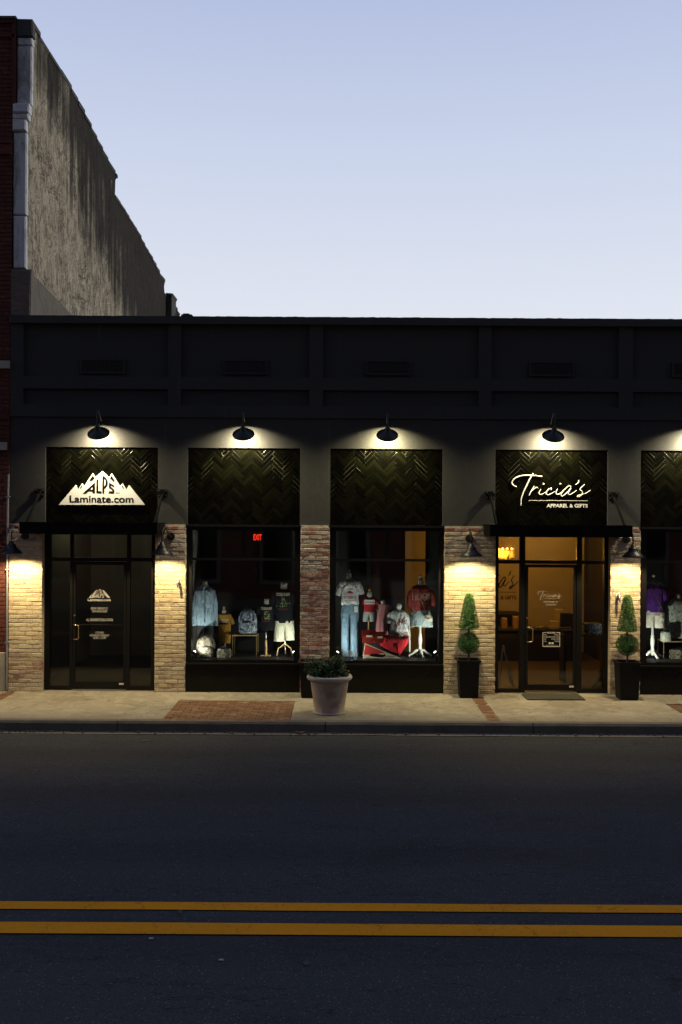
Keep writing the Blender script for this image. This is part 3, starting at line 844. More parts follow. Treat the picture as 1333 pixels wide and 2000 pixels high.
SEGS = {}
def door_front(l, r, sl, door, sr, name):
    """sl, door, sr: glass spans of left light, door and right light"""
    y = .13; mb = MB(); d0, d1 = door
    cols = [l, sl[0], sl[1], d0 - 6, d1 + 6, sr[0], sr[1], r]
    frame_box(mb, cols[0], cols[1], 1028, 1350, y, .10); frame_box(mb, cols[2], cols[3], 1028, 1350, y, .10)
    frame_box(mb, cols[4], cols[5], 1028, 1350, y, .10); frame_box(mb, cols[6], cols[7], 1028, 1350, y, .10)
    for a, b in ((cols[1], cols[2]), (cols[3], cols[4]), (cols[5], cols[6])):
        frame_box(mb, a, b, 1028, 1047, y + .002, .09); frame_box(mb, a, b, 1092, 1099, y + .002, .09)
    frame_box(mb, cols[1], cols[2], 1343, 1350, y + .002, .09); frame_box(mb, cols[5], cols[6], 1343, 1350, y + .002, .09)
    fr = build(mb, 'shopfront_frame', M['frame'], shop)
    for a, b in ((cols[1], cols[2]), (cols[5], cols[6])):
        pane(a, b, 1047, 1092, y, fr); pane(a, b, 1099, 1343, y, fr)
    pane(cols[3], cols[4], 1047, 1092, y, fr)
    yd = y + .01; mb = MB()
    frame_box(mb, cols[3] + .3, d0, 1100, 1346, yd, .05); frame_box(mb, d1, cols[4] - .3, 1100, 1346, yd, .05)
    frame_box(mb, d0, d1, 1100, 1106, yd + .001, .048); frame_box(mb, d0, d1, 1335, 1346, yd + .001, .048)
    dr = build(mb, 'door', M['frame'], shop)
    pane(d0, d1, 1106, 1335, yd, dr)
    d = DC + yd
    m_ = MB(); hx = X(d0 - 1.5, d); hw = X(d0 + 8, d); z0, z1 = Z(1251, d), Z(1223, d)
    m_.tube([(hx, yd, z1), (hx, yd - .05, z1), (hw - .02, yd - .06, z1), (hw, yd - .06, z1 - .025), (hw, yd - .06, z0 + .025), (hw - .02, yd - .06, z0), (hx, yd - .05, z0), (hx, yd, z0)], .009, 8)
    build(m_, 'handle', M['brass'], dr)
    m_ = MB(); m_.tube([(X(d0 - 1.5, d), yd + .002, Z(1205, d)), (X(d0 - 1.5, d), yd - .012, Z(1205, d))], .017, 12); build(m_, 'lock', M['brass'], dr)
    m_ = MB(); m_.tube([(X(d0 + 3, d), yd + .07, Z(1224, d)), (X(d1 - 3, d), yd + .07, Z(1224, d))], .011, 8); build(m_, 'push_bar', M['brass'], dr)
    m_ = MB(); m_.box(X(d1 - 8, d), X(d1 + 1, d), yd - .006, yd - .0005, Z(1340, d), Z(1336.5, d)); build(m_, 'sticker', M['white_card'], dr)
    m_ = MB(); m_.box(X(d0 - 6, d), X(d1 + 6, d), yd - .06, yd + .06, .0, .018); build(m_, 'threshold', M['steel'], shop)
    m_ = MB(); m_.box(X(l) + .01, X(r) - .01, .02, y + .2, -.1, -.002); build(m_, 'door_step', M['concrete'], shop)
    return dr
door_a = door_front(84, 304, (99, 138), (149, 243), (255, 297), 'a')
door_b = door_front(969, 1193, (975, 1017), (1033, 1122), (1138, 1181), 'b')

# ---- door lettering
def peaks_px(s, ox, oy): return lambda a, b: (ox + a * s, oy + b * s)
def alps(conv, y, white, dark, parent, name_w, name_d, plate=True):
    P = lambda pts: ccw([conv(a, b) for a, b in pts])
    out1 = [(35, 562), (278, 275), (312, 345), (370, 250), (402, 288), (525, 105), (565, 160), (665, 72), (760, 160), (800, 105), (920, 288), (960, 252), (1012, 345), (1050, 275), (1280, 562)]
    A = [(385, 397), (560, 235), (560, 392), (525, 392), (525, 366), (468, 366), (432, 397)]
    Lt = [(580, 205), (607, 185), (607, 365), (655, 365), (655, 392), (580, 392)]
    Pp = [(668, 135), (700, 155), (725, 180), (742, 212), (746, 245), (738, 280), (718, 310), (695, 330), (695, 395), (668, 395)]
    S = [(760, 232), (840, 285), (840, 308), (785, 280), (785, 298), (840, 345), (840, 395), (760, 395), (760, 366), (815, 366), (815, 352), (760, 310)]
    pk = [[(525, 140), (557, 180), (540, 190), (508, 230), (505, 200), (490, 225), (478, 212)], [(800, 140), (850, 215), (838, 210), (820, 228), (808, 202), (775, 180)],
          [(366, 275), (371, 300), (352, 332), (346, 312)], [(955, 278), (980, 320), (975, 332), (950, 300)]]
    holes = [[(492, 342), (525, 308), (525, 342)], [(695, 192), (712, 212), (716, 240), (712, 268), (695, 295)]]
    if plate:
        m_ = MB(); m_.prism(P(out1), y, y + .03); w = build(m_, name_w, white, parent)
        m_ = MB()
        for q in (A, Lt, Pp, S, *pk): m_.prism(P(q), y - .004, y + .001)
        xa, za = conv(192, 528); xb, zb = conv(1120, 430); add_text(m_, 'Laminate.com', xa, xb, za, zb, y - .003, .022)
        build(m_, name_d, dark, parent)
        m_ = MB()
        for q in holes: m_.prism(P(q), y - .006, y + .001)
        build(m_, 'letter_counter', white, parent)
        m_ = MB(); xa, za = conv(862, 397); xb, zb = conv(925, 374); add_text(m_, 'INC.', xa, xb, za, zb, y - .003, .01); build(m_, name_d, M['grey_print'], parent)
    else:
        m_ = MB()
        for q in (A, Lt, Pp, S): m_.prism(P(q), y, y + .002)
        for q in ([(200, 400), (300, 270), (330, 300), (370, 240), (450, 320), (420, 352), (350, 400)], [(380, 225), (525, 80), (580, 140), (400, 330)], [(590, 140), (665, 55), (665, 100), (615, 150)], [(665, 55), (760, 150), (720, 160), (665, 100)],
                  [(770, 120), (800, 80), (960, 235), (1100, 400), (1000, 400), (860, 280)]): m_.prism(P(q), y, y + .002)
        xa, za = conv(150, 520); xb, zb = conv(1130, 425); add_text(m_, 'Laminate.com', xa, xb, za, zb, y, .03)
        build(m_, name_w, white, parent)
        m_ = MB()
        for q in holes + [[(525, 120), (545, 150), (470, 215)], [(300, 300), (345, 330), (290, 370)]]: m_.prism(P(q), y - .0015, y + .001)
        build(m_, 'letter_counter', dark, parent)
yd = .155; dd = DC + yd
def dtext(mb, s, l, r, t, b, **k):
    x0, z0 = at(l, b, dd); x1, z1 = at(r, t, dd); add_text(mb, s, x0, x1, z0, z1, yd - .0035, **k)
alps(lambda a, b: at(172 + (a - 150) * 45 / 980, 1150 + (b - 55) * 24.5 / 475, dd), yd - .0035, M['vinyl'], M['dark_print'], door_a, 'lettering', 'lettering', plate=False)
mb = MB()
dtext(mb, '109 W. FRONT ST.', 178, 212, 1186, 1190.5); dtext(mb, '501-676-0130', 181, 209, 1191.5, 1196)
dtext(mb, 'ALL DELIVERIES TO BACK DOOR', 169, 221, 1208, 1213)
dtext(mb, 'HOURS', 187, 203, 1233.5, 1237.5); dtext(mb, 'MONDAY-FRIDAY', 176, 214, 1239, 1243); dtext(mb, '8:30 - 5:00', 183, 207, 1244, 1248)
build(mb, 'lettering', M['vinyl'], door_a)
# script name drawn stroke by stroke
TR = [[(150, 303), (110, 285), (80, 250), (95, 205), (150, 165), (240, 140), (330, 135), (430, 140), (515, 152)],
      [(390, 105), (340, 190), (290, 290), (240, 400), (215, 480), (212, 572)],
      [(405, 290), (380, 330), (350, 380), (333, 428), (350, 390), (385, 345), (430, 312), (466, 322)],
      [(502, 332), (475, 385), (482, 409), (520, 408), (575, 372)],
      [(648, 348), (655, 324), (628, 326), (590, 365), (576, 400), (602, 416), (650, 402), (705, 368)],
      [(745, 330), (722, 380), (728, 406), (760, 410), (800, 382), (850, 330)],
      [(938, 328), (930, 290), (890, 300), (830, 360), (795, 410), (810, 436), (860, 405), (938, 322), (905, 380), (902, 410), (930, 412), (980, 382), (1020, 350)],
      [(1045, 205), (1052, 225), (1034, 250), (1005, 270)],
      [(1135, 268), (1090, 310), (1070, 340), (1095, 365), (1106, 395), (1082, 430), (1045, 448), (1028, 438), (1060, 418), (1140, 400), (1220, 352)]]
DOTS = [(540, 262), (785, 262)]
def tricia(conv, y, rad, mb):
    for st_ in TR:
        p = [conv(a, b) for a, b in catmull(st_, 5)]; n = len(p)
        k = 1.25 if st_ in (TR[0], TR[1]) else .95
        mb.tube([(a, y, b) for a, b in p], [rad * k * (.7 + .3 * math.sin(math.pi * min(1, (i + 1) / n * 1.1))) for i in range(n)], 6)
    for d_ in DOTS: a, b = conv(*d_); mb.ball((a, y, b), rad * 1.5, 8, 6)
    (a, b), (c, d_) = conv(325, 497), conv(1180, 503); mb.box(a, c, y - .003, y + .003, d_ - rad * .35, d_ + rad * .35)
mb = MB(); cv = lambda a, b: at(1050.5 + (a - 80) * 47 / 1140, 1153.5 + (b - 105) * 18 / 467, dd)
tricia(cv, yd - .004, .004, mb)
dtext(mb, '109 W. FRONT ST.', 1062, 1090, 1174, 1177); dtext(mb, '501-676-0130', 1066, 1086, 1179.5, 1182.5)
# hours panel
def dbox(mb, l, r, t, b):
    x0, z0 = at(l, b, dd); x1, z1 = at(r, t, dd); mb.box(x0, x1, yd - .005, yd - .003, z0, z1)
dbox(mb, 1060, 1061.2, 1235, 1263); dbox(mb, 1093, 1094.2, 1235, 1263); dbox(mb, 1061.2, 1093, 1262, 1263.2); dbox(mb, 1061.2, 1067.5, 1235, 1236); dbox(mb, 1086.5, 1093, 1235, 1236)
dtext(mb, 'HOURS', 1069, 1085, 1234, 1237.5, bold=.02)
for i, (a, b) in enumerate((('MON', 'CLOSED'), ('TUES-FRI', '10:00-5:30'), ('SAT', '10:00-3:00'), ('SUN', 'CLOSED'))):
    t = 1238.5 + i * 4.2; dtext(mb, a, 1062.5, 1062.5 + len(a) * 1.7, t, t + 2.6); dtext(mb, b, 1092 - len(b) * 1.5, 1092, t, t + 2.6)
for cx_ in (1074, 1079.5): dbox(mb, cx_ - 2, cx_ + 2, 1254.5, 1258)
dtext(mb, 'www.triciasgifts.com', 1064, 1091, 1259.5, 1261)
build(mb, 'lettering', M['vinyl'], door_b)

# ================================================================== SIGNS
org = at(198, 987); sg = thing('shop_sign', (org[0], .04, org[1]), 'white mountain shaped sign reading Laminate.com on the leftmost tiled panel', 'sign', 'shop name signs')
alps(lambda a, b: at(110 + a / 7.406, 910 + b / 7.4), .015, M['white_sign'], M['dark_print'], sg, 'sign_plate', 'lettering')
mb = MB()
for px, py in ((160, 980), (240, 980), (200, 940)): x, z = at(px, py); mb.box(x - .01, x + .01, .045, .056, z - .01, z + .01)
build(mb, 'standoff', M['steel'], sg)
org = at(1078, 990); sg = thing('shop_sign', (org[0], .04, org[1]), "white script sign reading Tricia's over the words Apparel & Gifts", 'sign', 'shop name signs')
mb = MB(); cvs = lambda a, b: at(990 + a / 7.406, 910 + b / 7.4); tricia(cvs, .035, .0105, mb); build(mb, 'script_lettering', M['white_sign'], sg)
mb = MB(); xa, za = cvs(583, 600); xb, zb = cvs(1180, 550); add_text(mb, 'APPAREL & GIFTS', xa, xb, za, zb, .03, .03); build(mb, 'lettering', M['white_sign'], sg)
# indoor copy on the back wall
sx_ = at(994, 1132, 21.55)
sg = thing('wall_sign', (sx_[0] - .5, 5.1, sx_[1]), "dark script sign reading Tricia's on the lit back wall, partly cut off by the pier", 'sign')
cvi = lambda a, b: at(975 + (a - 795) * 37 / 425, 1115 + (b - 205) * 34 / 243, 21.59)
mb = MB(); tricia(cvi, 5.085, .012, mb); build(mb, 'script_lettering', M['dark_print'], sg)
mb = MB(); xa, za = cvi(400, 600); xb, zb = cvi(1180, 550); add_text(mb, 'APPAREL & GIFTS', xa, xb, za, zb, 5.09, .02); build(mb, 'lettering', M['dark_print'], sg)

# ================================================================== CANOPIES
def canopy(pl, pr, bl, br, label):
    d = DC - .73; x0, z0 = X(pl, DC), Z(1046, d); x1, z1 = X(pr, DC), Z(1023, d)
    t = thing('door_canopy', ((x0 + x1) / 2, 0, z0), label, 'canopy', 'flat metal canopies over the shop doors')
    mb = MB(); mb.box(x0, x1, -.73, -.66, z0, z1); mb.box(x0, x0 + .06, -.66, .015, z0, z1); mb.box(x1 - .06, x1, -.66, .015, z0, z1)
    build(mb, 'fascia', M['matte_black'], t)
    mb = MB(); mb.box(x0 + .06, x1 - .06, -.66, .015, z0 + .05, z0 + .075); build(mb, 'canopy_panel', M['metal_black'], t)
    for px in (bl, br):
        x = X(px); zz = Z(965)
        mb = MB(); mb.tube([(x, -.03, zz - .02), (x, -.68, z1 - .01)], .022, 8); build(mb, 'rod', M['matte_black'], t)
        mb = MB(); mb.box(x - .075, x + .075, -.008, .018, zz - .06, zz + .06); mb.box(x - .03, x + .03, -.06, -.008, zz - .04, zz + .04)
        p = build(mb, 'bracket', M['matte_black'], t)
        mb = MB()
        for a in (-.055, .055):
            for b in (-.04, .04): mb.tube([(x + a, -.008, zz + b), (x + a, -.018, zz + b)], .009, 6)
        build(mb, 'bolt', M['steel'], p)
canopy(66, 323, 78, 318, 'black flat canopy over the office door under the mountain sign')
canopy(945, 1211, 958, 1198, 'black flat canopy over the lit door between the two topiaries')

# ================================================================== LAMPS
WARM_SIGN = (1.0, .86, .52); WARM_PIER = (1.0, .76, .38)
PROF = [(.175, 0), (.172, .012), (.140, .045), (.100, .078), (.078, .10), (.072, .135), (.058, .150), (.035, .165), (.030, .20), (.012, .205)]
PROF_DOME = [(.180, 0), (.179, .010), (.160, .030), (.124, .054), (.086, .076), (.060, .088), (.050, .094), (.047, .128), (.034, .138), (.028, .175), (.012, .18)]
def shade_mesh(t, base, tilt, hl, energy, color, prof=None, size=R(170), blend=.6):
    P_ = prof or PROF; inner = [(r_ - .003 if r_ > .02 else .01, z_ - .004 if i_ > 1 else z_ + .001) for i_, (r_, z_) in enumerate(P_[:7])]
    """base: rim centre; tilt about x axis, opening swings to the wall"""
    Rm = Matrix.Rotation(tilt, 3, 'X')
    tr = lambda p: tuple(Vector(base) + Rm @ Vector(p))
    def rings(prof, n=28): return [[tr((r * math.cos(2 * math.pi * j / n), r * math.sin(2 * math.pi * j / n), z)) for j in range(n)] for r, z in prof]
    mb = MB(); mb.loft(rings(P_), cap=True); 
    mb.f = [f for f in mb.f if len(f) != 28 or True]
    # drop the cap over the opening
    k = [i for i, f in enumerate(mb.f) if len(f) == 28][0]
    for a in (mb.f, mb.sm, mb.mi, mb.r): a.pop(k)
    sh = build(mb, 'lamp_shade', M['metal_black'], t)
    mb = MB(); mb.loft(rings(inner + [(.01, P_[6][1] - .004)]), cap=False); build(mb, 'reflector', M['reflector'], sh)
    mb = MB(); c = tr((0, 0, hl + (.026 if prof else .045))); mb.ball(c, .020 if prof else .026, 10, 8); build(mb, 'bulb', M['bulb'], sh)
    light('lamp_light', 'SPOT', tr((0, 0, hl)), energy, color, sh, radius=.026, rot=(tilt, 0, 0), spot_size=size, spot_blend=blend)
    return tr
def sign_lamp(px, label):
    x = X(px, DC - .25); yb = -.25; zr = Z(851)
    t = thing('gooseneck_lamp', (x, 0, Z(826)), label, 'wall lamp', 'gooseneck lamps over the tiled panels')
    tr = shade_mesh(t, (x, yb, zr - .01), R(38), .062, 270, WARM_SIGN, PROF_DOME, R(165), 1.0)
    
    top = Vector(tr((0, 0, .175)))
    mb = MB(); mb.tube([(x, .02, Z(826)), (x, -.05, Z(826)), (x, -.12, Z(820)), (x, -.20, Z(812)), (x, -.25, Z(808)), (x, -.32, Z(808.5)), (x, top.y - .02, Z(812)), (x, top.y + .005, top.z + .05), tuple(top)], .011, 8)
    build(mb, 'arm', M['metal_black'], t)
    mb = MB(); mb.tube([(x, .017, Z(826)), (x, -.02, Z(826))], .055, 18); build(mb, 'wall_plate', M['metal_black'], t)
    return t
L0 = sign_lamp(192, 'lit gooseneck lamp over the mountain shaped sign')
for px, lb in ((475, 'lit gooseneck lamp over the tiled panel above the red EXIT letters'), (756, 'lit gooseneck lamp over the tiled panel above the maroon sweatshirt window'),
               (1080, "lit gooseneck lamp over the white script sign"), (1362, 'lit gooseneck lamp over the rightmost tiled panel, only its glow in frame')):
    copy_tree(L0, None, (X(px, DC - .25), 0, Z(826)), lb)
def pier_lamp(px, swing, label, first=None):
    x = X(px); z = Z(1050)
    if first: return copy_tree(first, None, (x, 0, z), label)
    t = thing('gooseneck_lamp', (x, 0, z), label, 'wall lamp', 'gooseneck lamps on the brick piers')
    zr = Z(1085, DC - .5) ; xs_ = x + swing
    tr = shade_mesh(t, (xs_, -.50, zr), R(0), .085, 142, WARM_PIER)
    top = tr((0, 0, .20))
    mb = MB(); mb.tube([(x, -.01, z), (x, -.07, z), (x + swing * .2, -.14, z + .03), (x + swing * .5, -.24, z + .12), (x + swing * .8, -.36, z + .155), (x + swing * .95, -.46, z + .12), (xs_, -.50, z + .04), top], .012, 8)
    build(mb, 'arm', M['metal_black'], t)
    mb = MB(); mb.tube([(x, .0, z), (x, -.035, z)], .065, 20); build(mb, 'wall_plate', M['metal_black'], t)
    return t
P1 = pier_lamp(50, -.06, 'lit gooseneck lamp on the leftmost brick pier')
for px, lb in ((335, 'lit gooseneck lamp on the brick pier right of the office door'),):
    pier_lamp(px, 0, lb, P1)
P3 = pier_lamp(917, -.025, 'lit gooseneck lamp on the wide brick pier above the left topiary')
pier_lamp(1223, 0, 'lit gooseneck lamp on the brick pier above the right topiary', P3)

# every bulb a little different
for o_ in [o_ for o_ in scene.objects if o_.type == 'LIGHT' and o_.name.startswith('lamp_light')]:
    o_.data = o_.data.copy(); o_.data.energy *= random.uniform(.86, 1.14); c_ = o_.data.color; o_.data.color = (c_[0], c_[1] * random.uniform(.97, 1.03), c_[2] * random.uniform(.9, 1.1))

# ================================================================== LEFT BRICK BUILDING
lb_ = thing('brick_building', (X(0), 1, 0), 'tall old red brick building with streaked stucco party wall at the left edge', 'building')
XW = X(47.6)
mb = MB(); mb.box(X(20) - 6, X(20) - .02, -.01 + .02, 5.6, -.3, Z(48)); mb.box(X(20) - 6, X(20) - .02, 5.61, 13, -.3, 9.0); build(mb, 'brick_core', M['mortar_dark'], lb_)
# side wall in stepped profile (y, z)
prof = [(0.12, -.3), (.12, Z(40)), (.9, Z(40) - .02), (3.0, 10.72), (5.0, 10.70), (6.25, 10.66), (6.3, 10.40), (9.0, 10.05), (12.4, 9.73), (12.5, 9.35), (13.2, 9.15), (13.3, 8.9), (14.3, 8.8), (14.3, -.3)]
def depth_z(px, py):
    px, py = px + TH * (py - 1000), py - TH * (px - 666)
    d = F * abs(XW) / (666.5 - px); return d - DC, HC + (1005 - py) * d / F
tp = [(0.12, Z(42))]
for px, py in ((66, 46), (78, 70), (97, 103), (120, 138), (140, 172), (165, 222), (190, 270), (212, 312), (226, 337), (229, 347), (226, 352), (225, 383), (245, 412), (268, 450), (291, 492), (312, 533), (323, 548), (321, 560), (322, 573), (333, 588), (339, 592), (347, 606), (351, 616)):
    a_, b_ = depth_z(px, py)
    if a_ > .2: tp.append((a_, b_))
poly = [(0.12, -.3)] + tp + [(tp[-1][0], -.3)]
mb = MB(); n = len(poly)
vs = [(XW, a, b) for a, b in poly] + [(XW - .42, a, b) for a, b in poly]
mb.add(vs, [tuple(range(n)), tuple(reversed(range(n, 2 * n)))] + [(i, i + n, (i + 1) % n + n, (i + 1) % n) for i in range(n)])
pw = build(mb, 'party_wall', M['party'], lb_)
# ragged coping stones along the wall top
mb = None
for i in range(len(tp) - 1):
    (a0, b0), (a1, b1) = tp[i], tp[i + 1]
    if a1 - a0 < .15: continue
    k = max(1, int((a1 - a0) / .45))
    for q in range(k):
        ya, yb_ = a0 + (a1 - a0) * q / k + .005, a0 + (a1 - a0) * (q + 1) / k - .005; za = b0 + (b1 - b0) * (q + .5) / k; j = random.uniform(-.012, .02)
        mb = MB(); mb.box(XW - .44, XW + .015 + random.uniform(-.01, .01), ya, yb_, za - .05, za + .02 + j); build(mb, 'coping_stone', M['soot'], lb_)
# trace of an older, lower roof against the wall
a = [(.13, 6.97), (2.5, 6.78), (5, 6.55), (5, 5.6), (.13, 5.6)]; mb = MB(); n = 5
mb.add([(XW + .035, p, q) for p, q in a] + [(XW - .01, p, q) for p, q in a], [tuple(range(n))[::-1], tuple(range(n, 2 * n))] + [(i, (i + 1) % n, (i + 1) % n + n, i + n) for i in range(n)])
build(mb, 'old_roof_trace', M['party_dark'], lb_)
# painted stone pilaster pieces up the corner, each a block
def block(l, r, t, b, m_, y0=.03, jit=.0, name='corner_stone'):
    o_ = TH * ((t + b) / 2 - 1000)
    mb = MB(); mb.cbox(X(l + o_), X(r + o_), y0, .135, Z(b), Z(t), c=.02, jit=jit); build(mb, name, m_, lb_)
block(31, 64, 40, 75, M['soot'], .0, .012); block(33, 62, 76, 90, M['stone'], .02, .006); block(32, 61, 91, 206, M['stone'], .03, .004)
block(26, 59, 207, 224, M['stone'], -.03, .012); block(25, 56, 225, 236, M['stone'], -.01, .008); block(25, 51, 237, 259, M['stone'], -.02, .004)
block(25, 51, 261, 422, M['stone'], .02, .002); block(25, 50, 424, 527, M['stone'], .02, .004)
block(21, 61, 528, 624, M['mud'], .0, .02, 'render_patch')
# brick face: thin joined bricks left of the pilaster
mb = MB(); z = .62
xr_top = X(28); row = 0
while z < Z(55):
    xr = X(20) if z < Z(215) else X(25)
    if z < ZP + .02: xr = X(18)
    off = .11 if row % 2 else 0; xx = xr - off
    if off: mb.cbox(xr - off + .006, xr, -.004, .02, z, z + .062, c=.004, jit=.002, rv=random.uniform(.01, .99))
    while xx > X(0) - 1.2:
        mb.cbox(xx - .205, xx - .0, -.002 + random.uniform(-.003, .003), .02, z, z + .062, c=.004, jit=.002, rv=random.uniform(.01, .99)); xx -= .213
    z += .0725; row += 1
build(mb, 'brick', M['brick_dark'], lb_, kind='stuff')
# corner brick edge, corbels, stone bands, cornice, base
mb = MB(); mb.box(X(21) - .01, X(25.5), -.03, .4, Z(206), Z(43)); build(mb, 'brick_corner', M['brick_dark'], lb_)
for (t, b, pr, mt, r_) in ((38, 43, .06, 'soot', 28), (44, 50, .04, 'brick_dark', 26), (72, 77, .03, 'brick_dark', 24), (277, 285, .05, 'brick_dark', 20), (286, 302, .03, 'brick_dark', 19.5), (303, 307, .06, 'brick_dark', 20), (709, 724, .05, 'limestone', 18.5), (868, 883, .05, 'limestone', 14), (815, 822, .03, 'brick_dark', 18)):
    mb = MB(); mb.box(X(0) - 1.5, X(r_), -pr, .3, Z(b), Z(t)); build(mb, 'stone_band' if mt == 'limestone' else 'brick_course', M[mt], lb_)
mb = MB(); mb.cbox(X(0) - 1.5, X(12), -.05, .3, -.02, Z(1278), c=.01); build(mb, 'base_stone', M['limestone'], lb_)
# chimney stubs beyond the party wall
mb = MB(); d = 30.5; mb.box(X(333, d), X(342, d), 13.2, 14, 5.6, Z(588, d)); mb.cbox(X(331, d), X(343, d), 13.15, 14, Z(590, d), Z(587, d), c=.02, jit=.03)
build(mb, 'chimney', M['soot'], lb_)
mb = MB(); mb.box(X(353, d), X(374, d), 13.9, 14.4, 5.5, Z(617, d)); mb.box(X(356, d), X(368, d), 13.95, 14.35, Z(617, d), Z(614.5, d))
build(mb, 'roof_vent', M['soot'], None, label='low dark vent box on the flat roof beside the party wall', cat='roof vent', origin=(X(363, d), 14.1, 5.7))
# conduit
mb = MB(); x = X(18.5)
mb.tube([(x, -.045, Z(930)), (x - .012, -.045, Z(1005)), (x - .012, -.045, .02)], .017, 10)
cd = build(mb, 'conduit', M['galv'], None, label='pale grey conduit pipe running up the joint beside the leftmost pier', cat='pipe', origin=(x, -.045, 0))
for zz in (2.0, 3.2, .8): mb = MB(); mb.box(x - .04, x + .018, -.064, .0, zz, zz + .02); build(mb, 'pipe_clip', M['galv'], cd)
# small wall fittings
def fitting(px, py, label):
    x, z = at(px, py); t = thing('wall_tap', (x, -.02, z), label, 'tap', 'small taps on the brick piers')
    mb = MB(); mb.box(x - .03, x + .03, -.03, -.008, z - .02, z + .055); build(mb, 'back_plate', M['white_card'], t)
    mb = MB(); mb.tube([(x, -.03, z + .03), (x + .005, -.09, z + .03), (x + .01, -.11, z - .01), (x + .012, -.112, z - .08)], [.02, .02, .018, .015], 8); build(mb, 'spout', M['steel'], t)
    mb = MB(); mb.ball((x, -.085, z + .055), .02, 8, 6); build(mb, 'tap_knob', M['white_card'], t)
fitting(348, 1137, 'small white tap fitting on the pier right of the office door')
fitting(1206, 1166, 'small white tap fitting on the pier behind the right topiary')

# ================================================================== PLANTERS
def planter(xc, yc, top, w, label, group='black tapered planters'):
    t = thing('planter', (xc, yc, 0), label, 'planter', group)
    h = top; a = w / 2; b = a * .80
    def sq(s_, z): return [(xc - s_, yc - s_, z), (xc + s_, yc - s_, z), (xc + s_, yc + s_, z), (xc - s_, yc + s_, z)]
    mb = MB(); mb.loft([sq(b, .0), sq(b, .02), sq(b + .004, .03), sq(a - .012, h - .05), sq(a, h - .035), sq(a + .012, h - .03), sq(a + .012, h), sq(a - .02, h), sq(a - .03, h - .06)], smooth=False); build(mb, 'planter_body', M['glaze_black'], t)
    mb = MB(); mb.loft([sq(a - .031, h - .07), sq(a - .031, h - .045)], smooth=False); build(mb, 'soil', M['soil'], t)
    return t
def leaves(mb, pts_fn, n, size, nor_fn):
    for _ in range(n):
        p, nrm = pts_fn(); nrm = (nrm + Vector([random.gauss(0, .55) for _ in range(3)])).normalized()
        a = nrm.orthogonal().normalized(); a.rotate(Matrix.Rotation(random.uniform(0, 6.28), 3, nrm)); b = nrm.cross(a)
        s_ = size * random.uniform(.6, 1.3); w = s_ * .45
        mb.add([p - a * s_ * .5, p + b * w * .5 + nrm * s_ * .1, p + a * s_ * .5, p - b * w * .5 + nrm * s_ * .1], [(0, 1, 2, 3)], rv=random.uniform(.01, .99))
def topiary(xc, yc, zb, z_ball, r_ball, z_c0, z_c1, rb, rt, label):
    t = thing('topiary', (xc, yc, zb), label, 'topiary', 'two tier topiaries by the shop door')
    mb = MB(); mb.tube([(xc, yc, zb), (xc + .008, yc, z_ball), (xc - .004, yc, z_c0), (xc, yc, z_c1 - .05)], .016, 8); build(mb, 'stem', M['stem'], t)
    def fc():
        u = random.random(); rr = (rb + (rt - rb) * u ** 1.0)
        if random.random() < .12: u = 1; rr = rt * math.sqrt(random.random())
        elif random.random() < .14: u = 0.0; rr = rb * math.sqrt(random.random())
        k = random.random(); sh = 1 - .22 * random.random() ** 2 + .06 * (k > .93) * random.random()
        a = random.uniform(0, 2 * math.pi); rr *= sh * (1 + .03 * math.sin(2 * a + 5 * u)) * (1 - .25 * max(0, u - .9) / .1)
        z = z_c0 + (z_c1 - z_c0) * u + random.gauss(0, .008)
        return Vector((xc + rr * math.cos(a), yc + rr * math.sin(a), z)), Vector((math.cos(a), math.sin(a), .5 if u < .9 else 1.5))
    mb = MB(); leaves(mb, fc, 6500, .021, None); mb2 = MB(); mb2.loft([[(xc + r_ * math.cos(6.283 * j / 12), yc + r_ * math.sin(6.283 * j / 12), z) for j in range(12)] for r_, z in ((.02, z_c0 + .01), (rb * .68, z_c0 + .02), (rt * .55, z_c1 - .03), (.01, z_c1 - .02))], rv=.03)
    mb.add(mb2.v, mb2.f, rv=.03); build(mb, 'cone_foliage', M['leaf'], t)
    def fb():
        v = Vector([random.gauss(0, 1) for _ in range(3)]).normalized(); return Vector((xc, yc, z_ball)) + v * r_ball * (1 - .28 * random.random() ** 2 + .06 * (random.random() > .9)), v
    mb = MB(); leaves(mb, fb, 4800, .020, None); m2 = MB(); m2.ball((xc, yc, z_ball), r_ball * .72, 12, 8, rv=.03); mb.add(m2.v, m2.f, rv=.03); build(mb, 'ball_foliage', M['leaf'], t)
d = 16.25
xc = X(916.5, d); planter(xc, d - DC, Z(1286, d), .355, 'black tapered planter holding the left topiary on the wide pier')
topiary(xc + .01, d - DC, Z(1290, d), Z(1255, d), .172, Z(1224, d), Z(1160, d), .170, .066, 'two tier clipped topiary in front of the wide brick pier')
d = 16.15
xc = X(1227, d); planter(xc, d - DC, Z(1288, d), .355, 'black tapered planter holding the right topiary below the right pier lamp')
topiary(xc + .0, d - DC, Z(1291, d), Z(1256, d), .178, Z(1228, d), Z(1161, d), .160, .066, 'two tier clipped topiary standing right of the lit shop door')
d = 16.2
planter(X(612, d), d - DC, Z(1291, d), .42, 'black tapered planter without a topiary, half hidden behind the round pot')

